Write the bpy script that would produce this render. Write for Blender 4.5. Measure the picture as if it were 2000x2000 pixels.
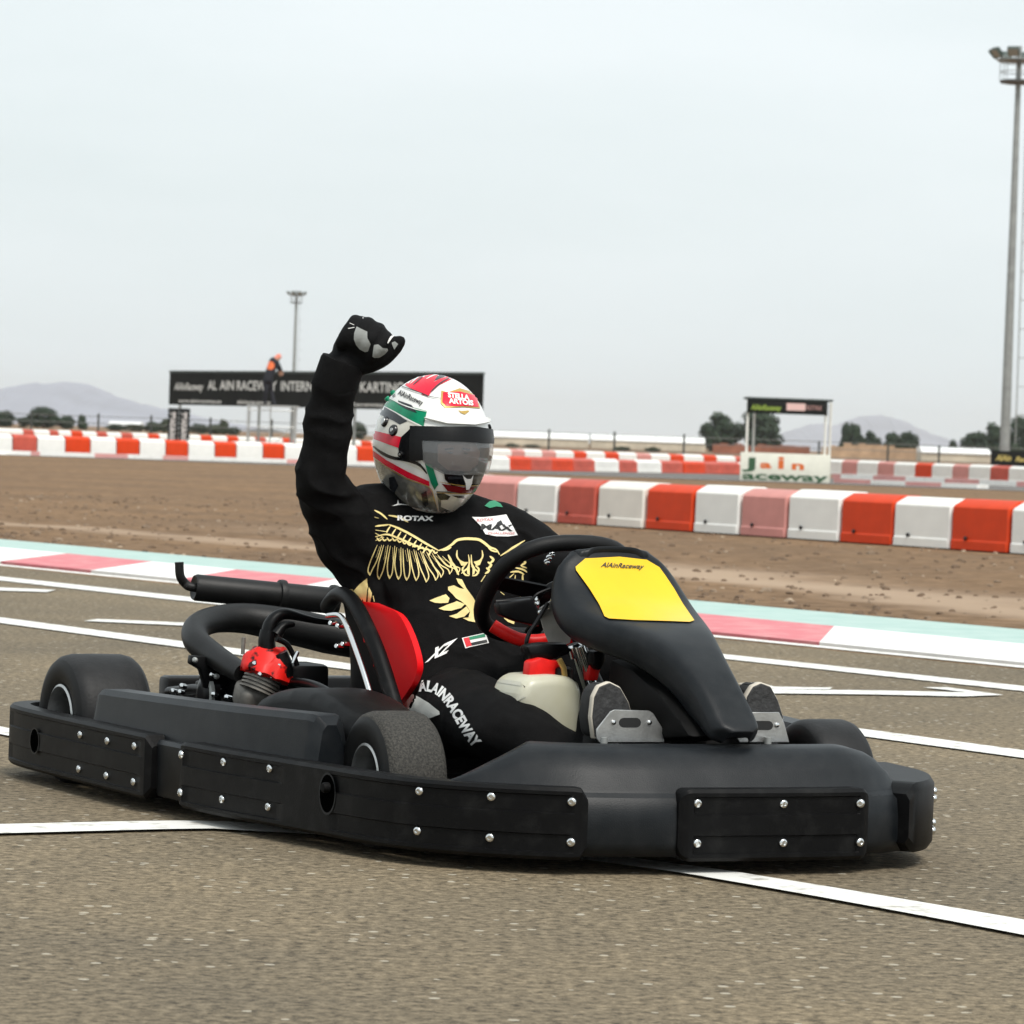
import bpy, bmesh, math, random
import numpy as np
from mathutils import Vector, Matrix, noise
from mathutils.bvhtree import BVHTree
from mathutils.geometry import tessellate_polygon

for o in list(bpy.data.objects): bpy.data.objects.remove(o)
scene = bpy.context.scene
COL = scene.collection
rnd = random.Random(7)

# ------------------------------------------------------------ camera
# calibration: photo pixels (2000 x 2000) -> world.  x right, y away, z up, metres
FPX = 7500.0; HEAD = math.radians(28); SLOPE = .035; YH = 860.0; HC = .785
ROLL = math.atan(SLOPE); PITCH = math.atan((1000-YH)*math.cos(ROLL)/FPX)
def ray(x, y):
    dx, dy = (x-1000)/FPX, (1000-y)/FPX
    c, s = math.cos(ROLL), math.sin(ROLL); ax = dx*c-dy*s; ay = dx*s+dy*c
    cp, sp = math.cos(PITCH), math.sin(PITCH)
    return Vector((ax, cp+ay*sp, -sp+ay*cp))
CAMP = Vector((0, 0, HC))
fwd = ray(1000, 1000); rgt = (ray(1000+FPX, 1000)-fwd); upv = (ray(1000, 1000-FPX)-fwd)
cam = bpy.data.cameras.new('camera'); camo = bpy.data.objects.new('camera', cam); COL.objects.link(camo)
m3 = Matrix((rgt.normalized(), upv.normalized(), -fwd.normalized())).transposed()
camo.matrix_world = Matrix.Translation(CAMP) @ m3.to_4x4()
cam.sensor_width = 36; cam.lens = 36*FPX/2000; cam.clip_start = .1; cam.clip_end = 60000
cam.dof.use_dof = True; cam.dof.focus_distance = 7.6; cam.dof.aperture_fstop = 18
scene.camera = camo
scene.cycles.volume_bounces = 4
scene.render.resolution_x = 1024; scene.render.resolution_y = 1024

# ------------------------------------------------------------ sky, sun, exposure
SUN_EL, SUN_AZ = math.radians(56), math.radians(152)      # azimuth from +Y towards +X
w = bpy.data.worlds.new('World'); scene.world = w; w.use_nodes = True
nt = w.node_tree; nt.nodes.clear()
def N(t, **k):
    n = nt.nodes.new(t)
    for a, b in k.items(): setattr(n, a, b)
    return n
wo = N('ShaderNodeOutputWorld'); mixs = N('ShaderNodeMixShader'); mixs.inputs[0].default_value = .93
sky = N('ShaderNodeTexSky', sky_type='NISHITA'); sky.sun_disc = False
sky.sun_elevation = SUN_EL; sky.sun_rotation = SUN_AZ; sky.dust_density = 4; sky.air_density = 1.2
b1 = N('ShaderNodeBackground'); b1.inputs[1].default_value = .12
nt.links.new(sky.outputs[0], b1.inputs[0])
b2 = N('ShaderNodeBackground'); b2.inputs[1].default_value = 1.0
tc = N('ShaderNodeTexCoord'); mp = N('ShaderNodeMapping'); mp.inputs['Scale'].default_value = (1.0, 1.0, 4.0)
nz = N('ShaderNodeTexNoise'); nz.inputs['Scale'].default_value = 3.2; nz.inputs['Detail'].default_value = 5; nz.inputs['Roughness'].default_value = .55
cr = N('ShaderNodeValToRGB')
cr.color_ramp.elements[0].position = .34; cr.color_ramp.elements[0].color = (.62, .685, .70, 1)
cr.color_ramp.elements[1].position = .66; cr.color_ramp.elements[1].color = (.695, .75, .77, 1)
nt.links.new(tc.outputs['Generated'], mp.inputs[0]); nt.links.new(mp.outputs[0], nz.inputs['Vector'])
nt.links.new(nz.outputs[0], cr.inputs[0]); nt.links.new(cr.outputs[0], b2.inputs[0])
nt.links.new(b1.outputs[0], mixs.inputs[1]); nt.links.new(b2.outputs[0], mixs.inputs[2]); nt.links.new(mixs.outputs[0], wo.inputs[0])
sl = bpy.data.lights.new('sun', 'SUN'); sl.energy = 2.3; sl.angle = math.radians(22); sl.color = (1, .96, .9)
slo = bpy.data.objects.new('sun', sl); COL.objects.link(slo)
sd = Vector((math.sin(SUN_AZ)*math.cos(SUN_EL), math.cos(SUN_AZ)*math.cos(SUN_EL), math.sin(SUN_EL)))
slo.rotation_euler = sd.to_track_quat('Z', 'Y').to_euler(); slo.location = (0, 0, 30)
vs = scene.view_settings; vs.view_transform = 'Standard'; vs.look = 'None'; vs.exposure = 0.45; vs.gamma = 1.0; vs.use_curve_mapping = False

# ------------------------------------------------------------ materials
def mat(name, col, rough=.5, metal=0., var=.0, vscale=20., bump=0., bscale=150., spec=.5, coat=0., emis=None, alpha=None, trans=0., detail=3., col2=None, thr=None, sss=0.):
    m = bpy.data.materials.new(name); m.use_nodes = True; t = m.node_tree; p = t.nodes['Principled BSDF']
    c4 = (*col, 1); p.inputs['Base Color'].default_value = c4; p.inputs['Roughness'].default_value = rough; p.inputs['Metallic'].default_value = metal
    p.inputs['Specular IOR Level'].default_value = spec; p.inputs['Coat Weight'].default_value = coat; p.inputs['Coat Roughness'].default_value = .15
    if trans: p.inputs['Transmission Weight'].default_value = trans
    if alpha is not None: p.inputs['Alpha'].default_value = alpha
    if sss:
        p.inputs['Subsurface Weight'].default_value = sss; p.inputs['Subsurface Radius'].default_value = (.03, .03, .025)
    tcn = t.nodes.new('ShaderNodeTexCoord')
    if var or col2:
        n = t.nodes.new('ShaderNodeTexNoise'); n.inputs['Scale'].default_value = vscale; n.inputs['Detail'].default_value = detail; n.inputs['Roughness'].default_value = .6
        t.links.new(tcn.outputs['Object'], n.inputs['Vector'])
        r = t.nodes.new('ShaderNodeValToRGB'); a, b = thr or (.3, .7)
        r.color_ramp.elements[0].position = a; r.color_ramp.elements[1].position = b
        if col2:
            r.color_ramp.elements[0].color = c4; r.color_ramp.elements[1].color = (*col2, 1)
        else:
            r.color_ramp.elements[0].color = (*[max(0, x*(1-var)) for x in col], 1); r.color_ramp.elements[1].color = (*[min(1, x*(1+var)) for x in col], 1)
        t.links.new(n.outputs[0], r.inputs[0]); t.links.new(r.outputs[0], p.inputs['Base Color'])
    if bump:
        n = t.nodes.new('ShaderNodeTexNoise'); n.inputs['Scale'].default_value = bscale; n.inputs['Detail'].default_value = 4
        t.links.new(tcn.outputs['Object'], n.inputs['Vector'])
        bn = t.nodes.new('ShaderNodeBump'); bn.inputs['Strength'].default_value = bump; bn.inputs['Distance'].default_value = .004
        t.links.new(n.outputs[0], bn.inputs['Height']); t.links.new(bn.outputs[0], p.inputs['Normal'])
    return m

# ------------------------------------------------------------ mesh helpers
def link(name, me, parent=None, loc=None, rz=None):
    o = bpy.data.objects.new(name, me); COL.objects.link(o)
    if parent is not None: o.parent = parent
    if loc is not None: o.location = loc
    if rz is not None: o.rotation_euler = (0, 0, rz)
    return o
def tag(o, label=None, cat=None, group=None, kind=None):
    if label: o['label'] = label
    if cat: o['category'] = cat
    if group: o['group'] = group
    if kind: o['kind'] = kind
    return o
def me_from(verts, faces, mats, smooth=False, name='mesh', mi=None):
    me = bpy.data.meshes.new(name); me.from_pydata([tuple(v) for v in verts], [], [tuple(f) for f in faces]); me.validate()
    if not isinstance(mats, (list, tuple)): mats = [mats]
    for m in mats: me.materials.append(m)
    if mi is not None and len(mi) == len(me.polygons): me.polygons.foreach_set('material_index', mi)
    if smooth: me.polygons.foreach_set('use_smooth', [True]*len(me.polygons))
    me.update(); return me
def bm_to(bm, mats, smooth=False, name='mesh'):
    bmesh.ops.recalc_face_normals(bm, faces=bm.faces)
    me = bpy.data.meshes.new(name); bm.to_mesh(me); bm.free()
    if not isinstance(mats, (list, tuple)): mats = [mats]
    for m in mats: me.materials.append(m)
    if smooth: me.polygons.foreach_set('use_smooth', [True]*len(me.polygons))
    return me
def sharp(me, ang=40):
    me.polygons.foreach_set('use_smooth', [True]*len(me.polygons))
    try: me.set_sharp_from_angle(angle=math.radians(ang))
    except Exception: pass
    return me
def box(name, c, s, m, parent=None, bevel=0., rot=None, smooth=False, seg=2):
    bm = bmesh.new(); bmesh.ops.create_cube(bm, size=1)
    for v in bm.verts: v.co = Vector((v.co.x*s[0], v.co.y*s[1], v.co.z*s[2]))
    if bevel: bmesh.ops.bevel(bm, geom=bm.edges[:], offset=bevel, segments=seg, affect='EDGES', profile=.5)
    R = rot if rot is not None else Matrix.Identity(3)
    for v in bm.verts: v.co = R @ v.co + Vector(c)
    me = bm_to(bm, m)
    if bevel: sharp(me, 35)
    return link(name, me, parent)
def crom(pts, n=8, closed=False):
    P = [Vector(p) for p in pts]; out = []; L = len(P)
    for i in range(L if closed else L-1):
        g = (lambda k: P[k % L]) if closed else (lambda k: P[min(max(k, 0), L-1)])
        a, b, c, d = g(i-1), g(i), g(i+1), g(i+2)
        for j in range(n):
            t = j/n
            out.append(.5*((2*b)+(c-a)*t+(2*a-5*b+4*c-d)*t*t+(3*b-a-3*c+d)*t*t*t))
    if not closed: out.append(P[-1])
    return out
def lerp_list(vals, n):
    out = []
    for i in range(len(vals)-1):
        for j in range(n): out.append(vals[i]+(vals[i+1]-vals[i])*j/n)
    out.append(vals[-1]); return out
def tube_data(path, radii, seg=12, cap=True, flat=None, closed=False):
    """verts, faces of a tube along path; radii scalar/list; flat=(ratio) squashes section"""
    P = [Vector(p) for p in path]; n = len(P)
    if not hasattr(radii, '__len__'): radii = [radii]*n
    vs, fs = [], []; prev = None
    for i in range(n):
        if closed: t = (P[(i+1) % n]-P[i-1]).normalized()
        else: t = (P[min(i+1, n-1)]-P[max(i-1, 0)]).normalized()
        if prev is None:
            a = Vector((0, 0, 1)) if abs(t.z) < .9 else Vector((1, 0, 0)); x = t.cross(a).normalized()
        else: x = (prev-t*prev.dot(t)).normalized()
        prev = x; y = t.cross(x)
        for k in range(seg):
            th = 2*math.pi*k/seg
            vs.append(P[i]+radii[i]*(x*math.cos(th)+y*math.sin(th)*(flat or 1)))
    for i in range(n if closed else n-1):
        for k in range(seg):
            a, b = i*seg+k, i*seg+(k+1) % seg; j = (i+1) % n
            fs.append((a, b, j*seg+(k+1) % seg, j*seg+k))
    if cap and not closed:
        fs.append(tuple(range(seg-1, -1, -1))); fs.append(tuple((n-1)*seg+k for k in range(seg)))
    return vs, fs
def tube(name, path, radii, m, parent=None, seg=12, sm=0, closed=False, flat=None):
    if sm:
        if hasattr(radii, '__len__'): radii = lerp_list(list(radii), sm)
        path = crom(path, sm, closed)
    v, f = tube_data(path, radii, seg, closed=closed, flat=flat)
    me = me_from(v, f, m); sharp(me, 50); return link(name, me, parent)
def frame(axis, ref=None):
    z = Vector(axis).normalized(); a = Vector(ref) if ref is not None else (Vector((0, 0, 1)) if abs(z.z) < .9 else Vector((1, 0, 0)))
    x = (a-z*a.dot(z)).normalized(); return x, z.cross(x), z
def lathe_data(profile, origin, axis, seg=32):
    x, y, z = frame(axis); o = Vector(origin); vs, fs = [], []; n = len(profile)
    for (r, h) in profile:
        for k in range(seg):
            th = 2*math.pi*k/seg; vs.append(o+z*h+(x*math.cos(th)+y*math.sin(th))*r)
    for i in range(n-1):
        for k in range(seg): fs.append((i*seg+k, i*seg+(k+1) % seg, (i+1)*seg+(k+1) % seg, (i+1)*seg+k))
    if profile[0][0] > 1e-6: fs.append(tuple(range(seg)))
    if profile[-1][0] > 1e-6: fs.append(tuple((n-1)*seg+k for k in range(seg)))
    return vs, fs
def lathe(name, profile, origin, axis, m, parent=None, seg=32, ang=40):
    v, f = lathe_data(profile, origin, axis, seg); bm = bmesh.new(); bv = [bm.verts.new(p) for p in v]
    for q in f:
        try: bm.faces.new([bv[i] for i in q])
        except ValueError: pass
    bmesh.ops.remove_doubles(bm, verts=bm.verts[:], dist=1e-6)
    me = bm_to(bm, m); sharp(me, ang); return link(name, me, parent)
def prism(name, poly, thick, m, parent=None, bevel=0., seg=2):
    """poly: list of 3D points (planar-ish); extruded by vector thick"""
    bm = bmesh.new(); vs = [bm.verts.new(Vector(p)) for p in poly]; f = bm.faces.new(vs)
    r = bmesh.ops.extrude_face_region(bm, geom=[f]); bmesh.ops.translate(bm, vec=Vector(thick), verts=[g for g in r['geom'] if isinstance(g, bmesh.types.BMVert)])
    if bevel: bmesh.ops.bevel(bm, geom=bm.edges[:], offset=bevel, segments=seg, affect='EDGES', profile=.5)
    me = bm_to(bm, m)
    if bevel: sharp(me, 40)
    return link(name, me, parent)
def text2d(s, bold=0., shear=0.):
    """text as 2D triangles normalised: height of a capital = 1, x from 0 to width"""
    cu = bpy.data.curves.new('txt', 'FONT'); cu.body = s; cu.size = 1; cu.offset = bold; cu.shear = shear; cu.resolution_u = 3; cu.fill_mode = 'FRONT'
    o = bpy.data.objects.new('txt', cu); COL.objects.link(o)
    dg = bpy.context.evaluated_depsgraph_get(); me = bpy.data.meshes.new_from_object(o.evaluated_get(dg))
    V = [(v.co.x, v.co.y) for v in me.vertices]; Fc = [tuple(p.vertices) for p in me.polygons]
    bpy.data.objects.remove(o); bpy.data.curves.remove(cu); bpy.data.meshes.remove(me)
    if not V: return [], [], 1
    x0 = min(v[0] for v in V); x1 = max(v[0] for v in V); H = .729
    return [((v[0]-x0)/H, v[1]/H) for v in V], Fc, (x1-x0)/H
def text_on(name, s, o, ax, ay, width, height, m, parent, bold=0., shear=0., lift=0.):
    """flat text: o = lower-left corner, ax/ay unit directions"""
    V, Fc, W = text2d(s, bold, shear); ax, ay = Vector(ax), Vector(ay); n = ax.cross(ay)
    me = me_from([Vector(o)+ax*(v[0]/W*width)+ay*(v[1]*height)+n*lift for v in V], Fc, m); return link(name, me, parent)

def G(x, y, z=0.):
    r = ray(x, y); return CAMP+r*((z-HC)/r.z)
def D(x, y, dist):
    """point on the pixel's ray at a given depth (metres along world y)"""
    r = ray(x, y); return CAMP+r*(dist/r.y)
def ground_of(p): return Vector((p.x, p.y, 0))
# ============================================================ THE SETTING
def asphalt_mat(name, c0, c1, sc=1.):
    m = bpy.data.materials.new(name); m.use_nodes = True; t = m.node_tree; p = t.nodes['Principled BSDF']; p.inputs['Roughness'].default_value = .85; p.inputs['Specular IOR Level'].default_value = .25
    g = t.nodes.new('ShaderNodeNewGeometry')
    def noise_(s, d, r=.6):
        n = t.nodes.new('ShaderNodeTexNoise'); n.inputs['Scale'].default_value = s; n.inputs['Detail'].default_value = d; n.inputs['Roughness'].default_value = r
        t.links.new(g.outputs['Position'], n.inputs['Vector']); return n.outputs[0]
    def ramp(src, stops):
        r = t.nodes.new('ShaderNodeValToRGB'); e = r.color_ramp.elements
        while len(e) < len(stops): e.new(.5)
        for k, (q, c) in enumerate(stops): e[k].position = q; e[k].color = (*c, 1)
        t.links.new(src, r.inputs[0]); return r.outputs[0]
    def mix(f, a, b, mode='MIX'):
        x = t.nodes.new('ShaderNodeMix'); x.data_type = 'RGBA'; x.blend_type = mode
        if isinstance(f, float): x.inputs['Factor'].default_value = f
        else: t.links.new(f, x.inputs['Factor'])
        t.links.new(a, x.inputs['A']); t.links.new(b, x.inputs['B']); return x.outputs['Result']
    fine = ramp(noise_(44*sc, 7, .82), [(.36, c0), (.5, [a*.5+b*.5 for a, b in zip(c0, c1)]), (.64, c1)])
    big = ramp(noise_(.55, 4), [(.3, (.62, .63, .66)), (.7, (1.12, 1.08, 1.02))])
    base = mix(1., fine, big, 'MULTIPLY')
    vo = t.nodes.new('ShaderNodeTexVoronoi'); vo.inputs['Scale'].default_value = 36*sc; t.links.new(g.outputs['Position'], vo.inputs['Vector'])
    sp = t.nodes.new('ShaderNodeSeparateColor'); t.links.new(vo.outputs['Color'], sp.inputs[0])
    gt = t.nodes.new('ShaderNodeMath'); gt.operation = 'GREATER_THAN'; gt.inputs[1].default_value = .90; t.links.new(sp.outputs[0], gt.inputs[0])
    lt = t.nodes.new('ShaderNodeMath'); lt.operation = 'LESS_THAN'; lt.inputs[1].default_value = .30; t.links.new(vo.outputs['Distance'], lt.inputs[0])
    mu = t.nodes.new('ShaderNodeMath'); mu.operation = 'MULTIPLY'; t.links.new(gt.outputs[0], mu.inputs[0]); t.links.new(lt.outputs[0], mu.inputs[1])
    m2 = t.nodes.new('ShaderNodeMath'); m2.operation = 'MULTIPLY'; m2.inputs[1].default_value = .75; t.links.new(mu.outputs[0], m2.inputs[0])
    light = t.nodes.new('ShaderNodeRGB'); light.outputs[0].default_value = (.44, .40, .32, 1)
    fin = mix(m2.outputs[0], base, light.outputs[0])
    t.links.new(fin, p.inputs['Base Color'])
    b = t.nodes.new('ShaderNodeBump'); b.inputs['Strength'].default_value = .6; b.inputs['Distance'].default_value = .006
    t.links.new(noise_(70*sc, 4, .7), b.inputs['Height']); t.links.new(b.outputs[0], p.inputs['Normal'])
    return m
M_asph = asphalt_mat('asphalt', (.030, .023, .014), (.33, .268, .178))
M_asph2 = mat('far_asphalt', (.12, .11, .10), .9, var=.2, vscale=.4)
M_white = mat('line_paint', (.76, .75, .71), .6, col2=(.30, .27, .22), vscale=16, bump=.3, bscale=120, detail=9, thr=(.52, .70))
M_teal = mat('teal_paint', (.31, .46, .42), .7, col2=(.43, .54, .50), vscale=5, bump=.3, bscale=60, detail=8)
M_kred = mat('kerb_red', (.58, .15, .17), .6, col2=(.62, .30, .29), vscale=7, detail=9, thr=(.45, .75))
M_kwhite = mat('kerb_white', (.80, .79, .76), .6, col2=(.62, .59, .55), vscale=7, detail=9, thr=(.5, .8))

def sheet(name, poly, z, m, parent=None, kind='structure'):
    me = me_from([(p[0], p[1], z) for p in poly], [tuple(range(len(poly)))], m)
    bm = bmesh.new(); bm.from_mesh(me); bmesh.ops.recalc_face_normals(bm, faces=bm.faces)
    for f in bm.faces:
        if f.normal.z < 0: f.normal_flip()
    bm.to_mesh(me); bm.free()
    o = link(name, me, parent)
    if parent is None: tag(o, kind=kind)
    return o
# kerb lines, from the photo, on the ground plane: straight lines fitted through two pixels
def gl(p, q):
    a, b = G(*p), G(*q); d = (b-a).normalized(); return a, d
def ext(l, s): return l[0]+l[1]*s
L_teal = gl((0, 1054), (2000, 1231)); L_kt = gl((0, 1078), (2000, 1272)); L_kb = gl((0, 1100), (2000, 1300)); L_as = gl((0, 1107), (2000, 1308))
KD = L_kt[1]; KN = Vector((-KD.y, KD.x, 0)); KN = KN if KN.y > 0 else -KN     # away from the camera

# sand plain to the horizon
def sand_mat():
    m = bpy.data.materials.new('dirt'); m.use_nodes = True; t = m.node_tree; p = t.nodes['Principled BSDF']; p.inputs['Roughness'].default_value = .95; p.inputs['Specular IOR Level'].default_value = .1
    g = t.nodes.new('ShaderNodeNewGeometry'); mp = t.nodes.new('ShaderNodeMapping'); mp.inputs['Rotation'].default_value = (0, 0, -math.atan2(KD.y, KD.x)); t.links.new(g.outputs['Position'], mp.inputs[0])
    def nz_(s, d, vec=None, r=.6):
        n = t.nodes.new('ShaderNodeTexNoise'); n.inputs['Scale'].default_value = s; n.inputs['Detail'].default_value = d; n.inputs['Roughness'].default_value = r
        t.links.new(vec or g.outputs['Position'], n.inputs['Vector']); return n.outputs[0]
    def ramp(src, a, b, ca, cb):
        r = t.nodes.new('ShaderNodeValToRGB'); e = r.color_ramp.elements; e[0].position = a; e[1].position = b; e[0].color = (*ca, 1); e[1].color = (*cb, 1); t.links.new(src, r.inputs[0]); return r.outputs[0]
    def mixc(f, a, b, mode='MIX'):
        x = t.nodes.new('ShaderNodeMix'); x.data_type = 'RGBA'; x.blend_type = mode
        if isinstance(f, float): x.inputs['Factor'].default_value = f
        else: t.links.new(f, x.inputs['Factor'])
        t.links.new(a, x.inputs['A']); t.links.new(b, x.inputs['B']); return x.outputs['Result']
    base = ramp(nz_(5, 8, None, .7), .32, .7, (.115, .072, .042), (.31, .208, .132))
    big = ramp(nz_(.35, 4), .35, .65, (.85, .85, .85), (1.12, 1.08, 1.0))
    base = mixc(1., base, big, 'MULTIPLY')
    # pale wheel tracks running beside the kerb (worn sand)
    sx = t.nodes.new('ShaderNodeSeparateXYZ'); t.links.new(mp.outputs[0], sx.inputs[0])
    R = Matrix.Rotation(-math.atan2(KD.y, KD.x), 3, 'Z')
    nn = nz_(.5, 3)
    out = base
    for (pa, pb, wd, amt) in (((100, 1026), (600, 1064), .42, .75), ((1650, 1150), (2000, 1190), .55, .85), ((1300, 1105), (1900, 1165), .8, .4)):
        qa, qb = R @ G(*pa), R @ G(*pb); yc = (qa.y+qb.y)/2
        # local slope of the track in rotated coords
        k = (qb.y-qa.y)/(qb.x-qa.x)
        lin = t.nodes.new('ShaderNodeMath'); lin.operation = 'MULTIPLY_ADD'; lin.inputs[1].default_value = -k; lin.inputs[2].default_value = -(qa.y-k*qa.x)
        t.links.new(sx.outputs['X'], lin.inputs[0])
        ad = t.nodes.new('ShaderNodeMath'); ad.operation = 'ADD'; t.links.new(lin.outputs[0], ad.inputs[0]); t.links.new(sx.outputs['Y'], ad.inputs[1])
        wob = t.nodes.new('ShaderNodeMath'); wob.operation = 'MULTIPLY_ADD'; wob.inputs[1].default_value = 1.6; wob.inputs[2].default_value = -.8; t.links.new(nn, wob.inputs[0])
        ad2 = t.nodes.new('ShaderNodeMath'); ad2.operation = 'ADD'; t.links.new(ad.outputs[0], ad2.inputs[0]); t.links.new(wob.outputs[0], ad2.inputs[1])
        ab = t.nodes.new('ShaderNodeMath'); ab.operation = 'ABSOLUTE'; t.links.new(ad2.outputs[0], ab.inputs[0])
        mr = t.nodes.new('ShaderNodeMapRange'); mr.inputs[1].default_value = wd*.3; mr.inputs[2].default_value = wd*1.3; mr.inputs[3].default_value = amt; mr.inputs[4].default_value = 0.; t.links.new(ab.outputs[0], mr.inputs[0])
        # keep each track to its own stretch of the verge
        x0, x1 = min(qa.x, qb.x)-6, max(qa.x, qb.x)+6
        m1 = t.nodes.new('ShaderNodeMapRange'); m1.inputs[1].default_value = x0-3; m1.inputs[2].default_value = x0+1; t.links.new(sx.outputs['X'], m1.inputs[0])
        m2 = t.nodes.new('ShaderNodeMapRange'); m2.inputs[1].default_value = x1-1; m2.inputs[2].default_value = x1+3; m2.inputs[3].default_value = 1; m2.inputs[4].default_value = 0; t.links.new(sx.outputs['X'], m2.inputs[0])
        f1 = t.nodes.new('ShaderNodeMath'); f1.operation = 'MULTIPLY'; t.links.new(mr.outputs[0], f1.inputs[0]); t.links.new(m1.outputs[0], f1.inputs[1])
        f2 = t.nodes.new('ShaderNodeMath'); f2.operation = 'MULTIPLY'; t.links.new(f1.outputs[0], f2.inputs[0]); t.links.new(m2.outputs[0], f2.inputs[1])
        lc = t.nodes.new('ShaderNodeRGB'); lc.outputs[0].default_value = (.42, .31, .22, 1)
        out = mixc(f2.outputs[0], out, lc.outputs[0])
    t.links.new(out, p.inputs['Base Color'])
    b = t.nodes.new('ShaderNodeBump'); b.inputs['Strength'].default_value = .8; b.inputs['Distance'].default_value = .05
    t.links.new(nz_(9, 7, None, .7), b.inputs['Height']); t.links.new(b.outputs[0], p.inputs['Normal'])
    return m
M_dirt = sand_mat()
ground = sheet('ground', [(-9000, -60), (9000, -60), (9000, 14000), (-9000, 14000)], -.012, M_dirt)
# racing surface: everything on the camera side of the kerb
a0, a1 = ext(L_as, -60), ext(L_as, 60)
track = sheet('race_track', [a0, a1, a1-KN*120, a0-KN*120], 0, M_asph)

def strip(name, pts, widths, m, z=.004, parent=None, sm=0):
    """a painted strip on the ground along world points"""
    P = [Vector((p[0], p[1], 0)) for p in pts]
    W = list(widths) if hasattr(widths, '__len__') else [widths]*len(P)
    if sm: W = lerp_list(W, sm); P = crom(P, sm)
    vs, fs = [], []
    for i, p in enumerate(P):
        t = (P[min(i+1, len(P)-1)]-P[max(i-1, 0)]).normalized(); n = Vector((-t.y, t.x, 0))
        vs += [p+n*W[i]/2+Vector((0, 0, z)), p-n*W[i]/2+Vector((0, 0, z))]
        if i: fs.append((2*i-2, 2*i-1, 2*i+1, 2*i))
    me = me_from(vs, fs, m); 
    for f in me.polygons: pass
    o = link(name, me, parent); return o
def pxpoly(name, pts, m, z=.004, parent=None):
    return sheet(name, [G(*p) for p in pts], z, m, parent)
# teal run-off strip and kerb (its red and white blocks one by one)
runoff = sheet('painted_runoff', [ext(L_kt, -60), ext(L_kt, 60), ext(L_teal, 60), ext(L_teal, -60)], .004, M_teal)
kerb = tag(link('kerb', me_from([ext(L_kb, -60)+Vector((0, 0, .002)), ext(L_kb, 60)+Vector((0, 0, .002)), ext(L_kt, 60)+Vector((0, 0, .002)), ext(L_kt, -60)+Vector((0, 0, .002))], [(0, 1, 2, 3)], M_kwhite)), kind='structure')
def s_on(l, x, y):
    p = G(x, y); return (p-l[0]).dot(l[1])
# block boundaries read along the upper kerb edge (metres from the picture's left edge)
skew = s_on(L_kb, 1601, 1260)-(ext(L_kt, 8.03)-L_kb[0]).dot(L_kb[1])
bnd = [-.10-1.02*k for k in range(14, 0, -1)]+[-.10, .87, 1.91, 2.86, 3.9, 4.93, 5.96, 6.95, 8.03, 9.29]+[9.29+1.1*k for k in range(1, 14)]
for k in range(len(bnd)-1):
    q = [ext(L_kt, bnd[k]), ext(L_kt, bnd[k+1])]
    lo = [L_kb[0]+L_kb[1]*((p-L_kb[0]).dot(L_kb[1])+skew) for p in q]
    poly = [lo[0], lo[1], q[1], q[0]]
    vs = [Vector((p.x, p.y, zz)) for p, zz in zip(poly, [.012, .012, .03, .03])]+[Vector((p.x, p.y, -.005)) for p in poly]
    link('kerb_block', me_from(vs, [(0, 1, 2, 3), (0, 4, 5, 1), (2, 6, 7, 3), (1, 5, 6, 2), (3, 7, 4, 0)], M_kred if (k-14) % 2 == 1 else M_kwhite), kerb)
# white edge line below the kerb
strip('painted_line', [ext(L_as, -60)+KN*.06, ext(L_as, 60)+KN*.06], .10, M_white, .006, track)
# lines across the asphalt
def pline(pts, px_w, sm=0, z=.004):
    P = [G(x, y) for x, y in pts]
    W = []
    for (x, y), wpx in zip(pts, px_w if hasattr(px_w, '__len__') else [px_w]*len(pts)):
        a, b = G(x, y-wpx/2), G(x, y+wpx/2); i = pts.index((x, y))
        t = (P[min(i+1, len(P)-1)]-P[max(i-1, 0)]).normalized(); W.append(abs((a-b).cross(t).z))
    strip('painted_line', P, W, M_white, z, track, sm)
pline([(-1200, 996), (-400, 1086), (0, 1131), (362, 1171), (1414, 1284), (2000, 1347), (2500, 1400)], [6, 7, 8, 9, 9, 10, 11])
pline([(-400, 1160), (0, 1213), (351, 1260), (688, 1305), (1200, 1371), (1675, 1432), (2000, 1476), (2400, 1530), (3000, 1611)], [10, 11, 12, 12, 13, 14, 15, 16, 18], z=.0045)
pline([(177, 1213), (380, 1222)], [5, 6], z=.005)
pline([(-120, 1148), (101, 1156)], [7, 5], z=.005)
pxpoly('painted_arrow', [(1500, 1349), (1700, 1351), (1890, 1355), (1803, 1345), (1850, 1345), (1960, 1360), (1880, 1363), (1700, 1359), (1505, 1357)], M_white, .005, track)
pxpoly('painted_arrow', [(1440, 1338), (1480, 1336), (1512, 1344), (1626, 1346), (1620, 1349), (1505, 1349), (1470, 1341)], M_white, .0055, track)
pline([(-300, 1370), (0, 1430), (120, 1452), (420, 1505), (900, 1590)], [14, 15, 16, 17, 18], z=.0052)
pline([(-500, 1634), (0, 1624), (355, 1616), (500, 1621), (900, 1648), (1309, 1699), (1453, 1721), (1671, 1758), (2000, 1817), (2400, 1893), (2900, 1990)], [18, 18, 16, 15, 16, 16, 20, 24, 30, 36, 44], sm=4, z=.0058)

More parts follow.
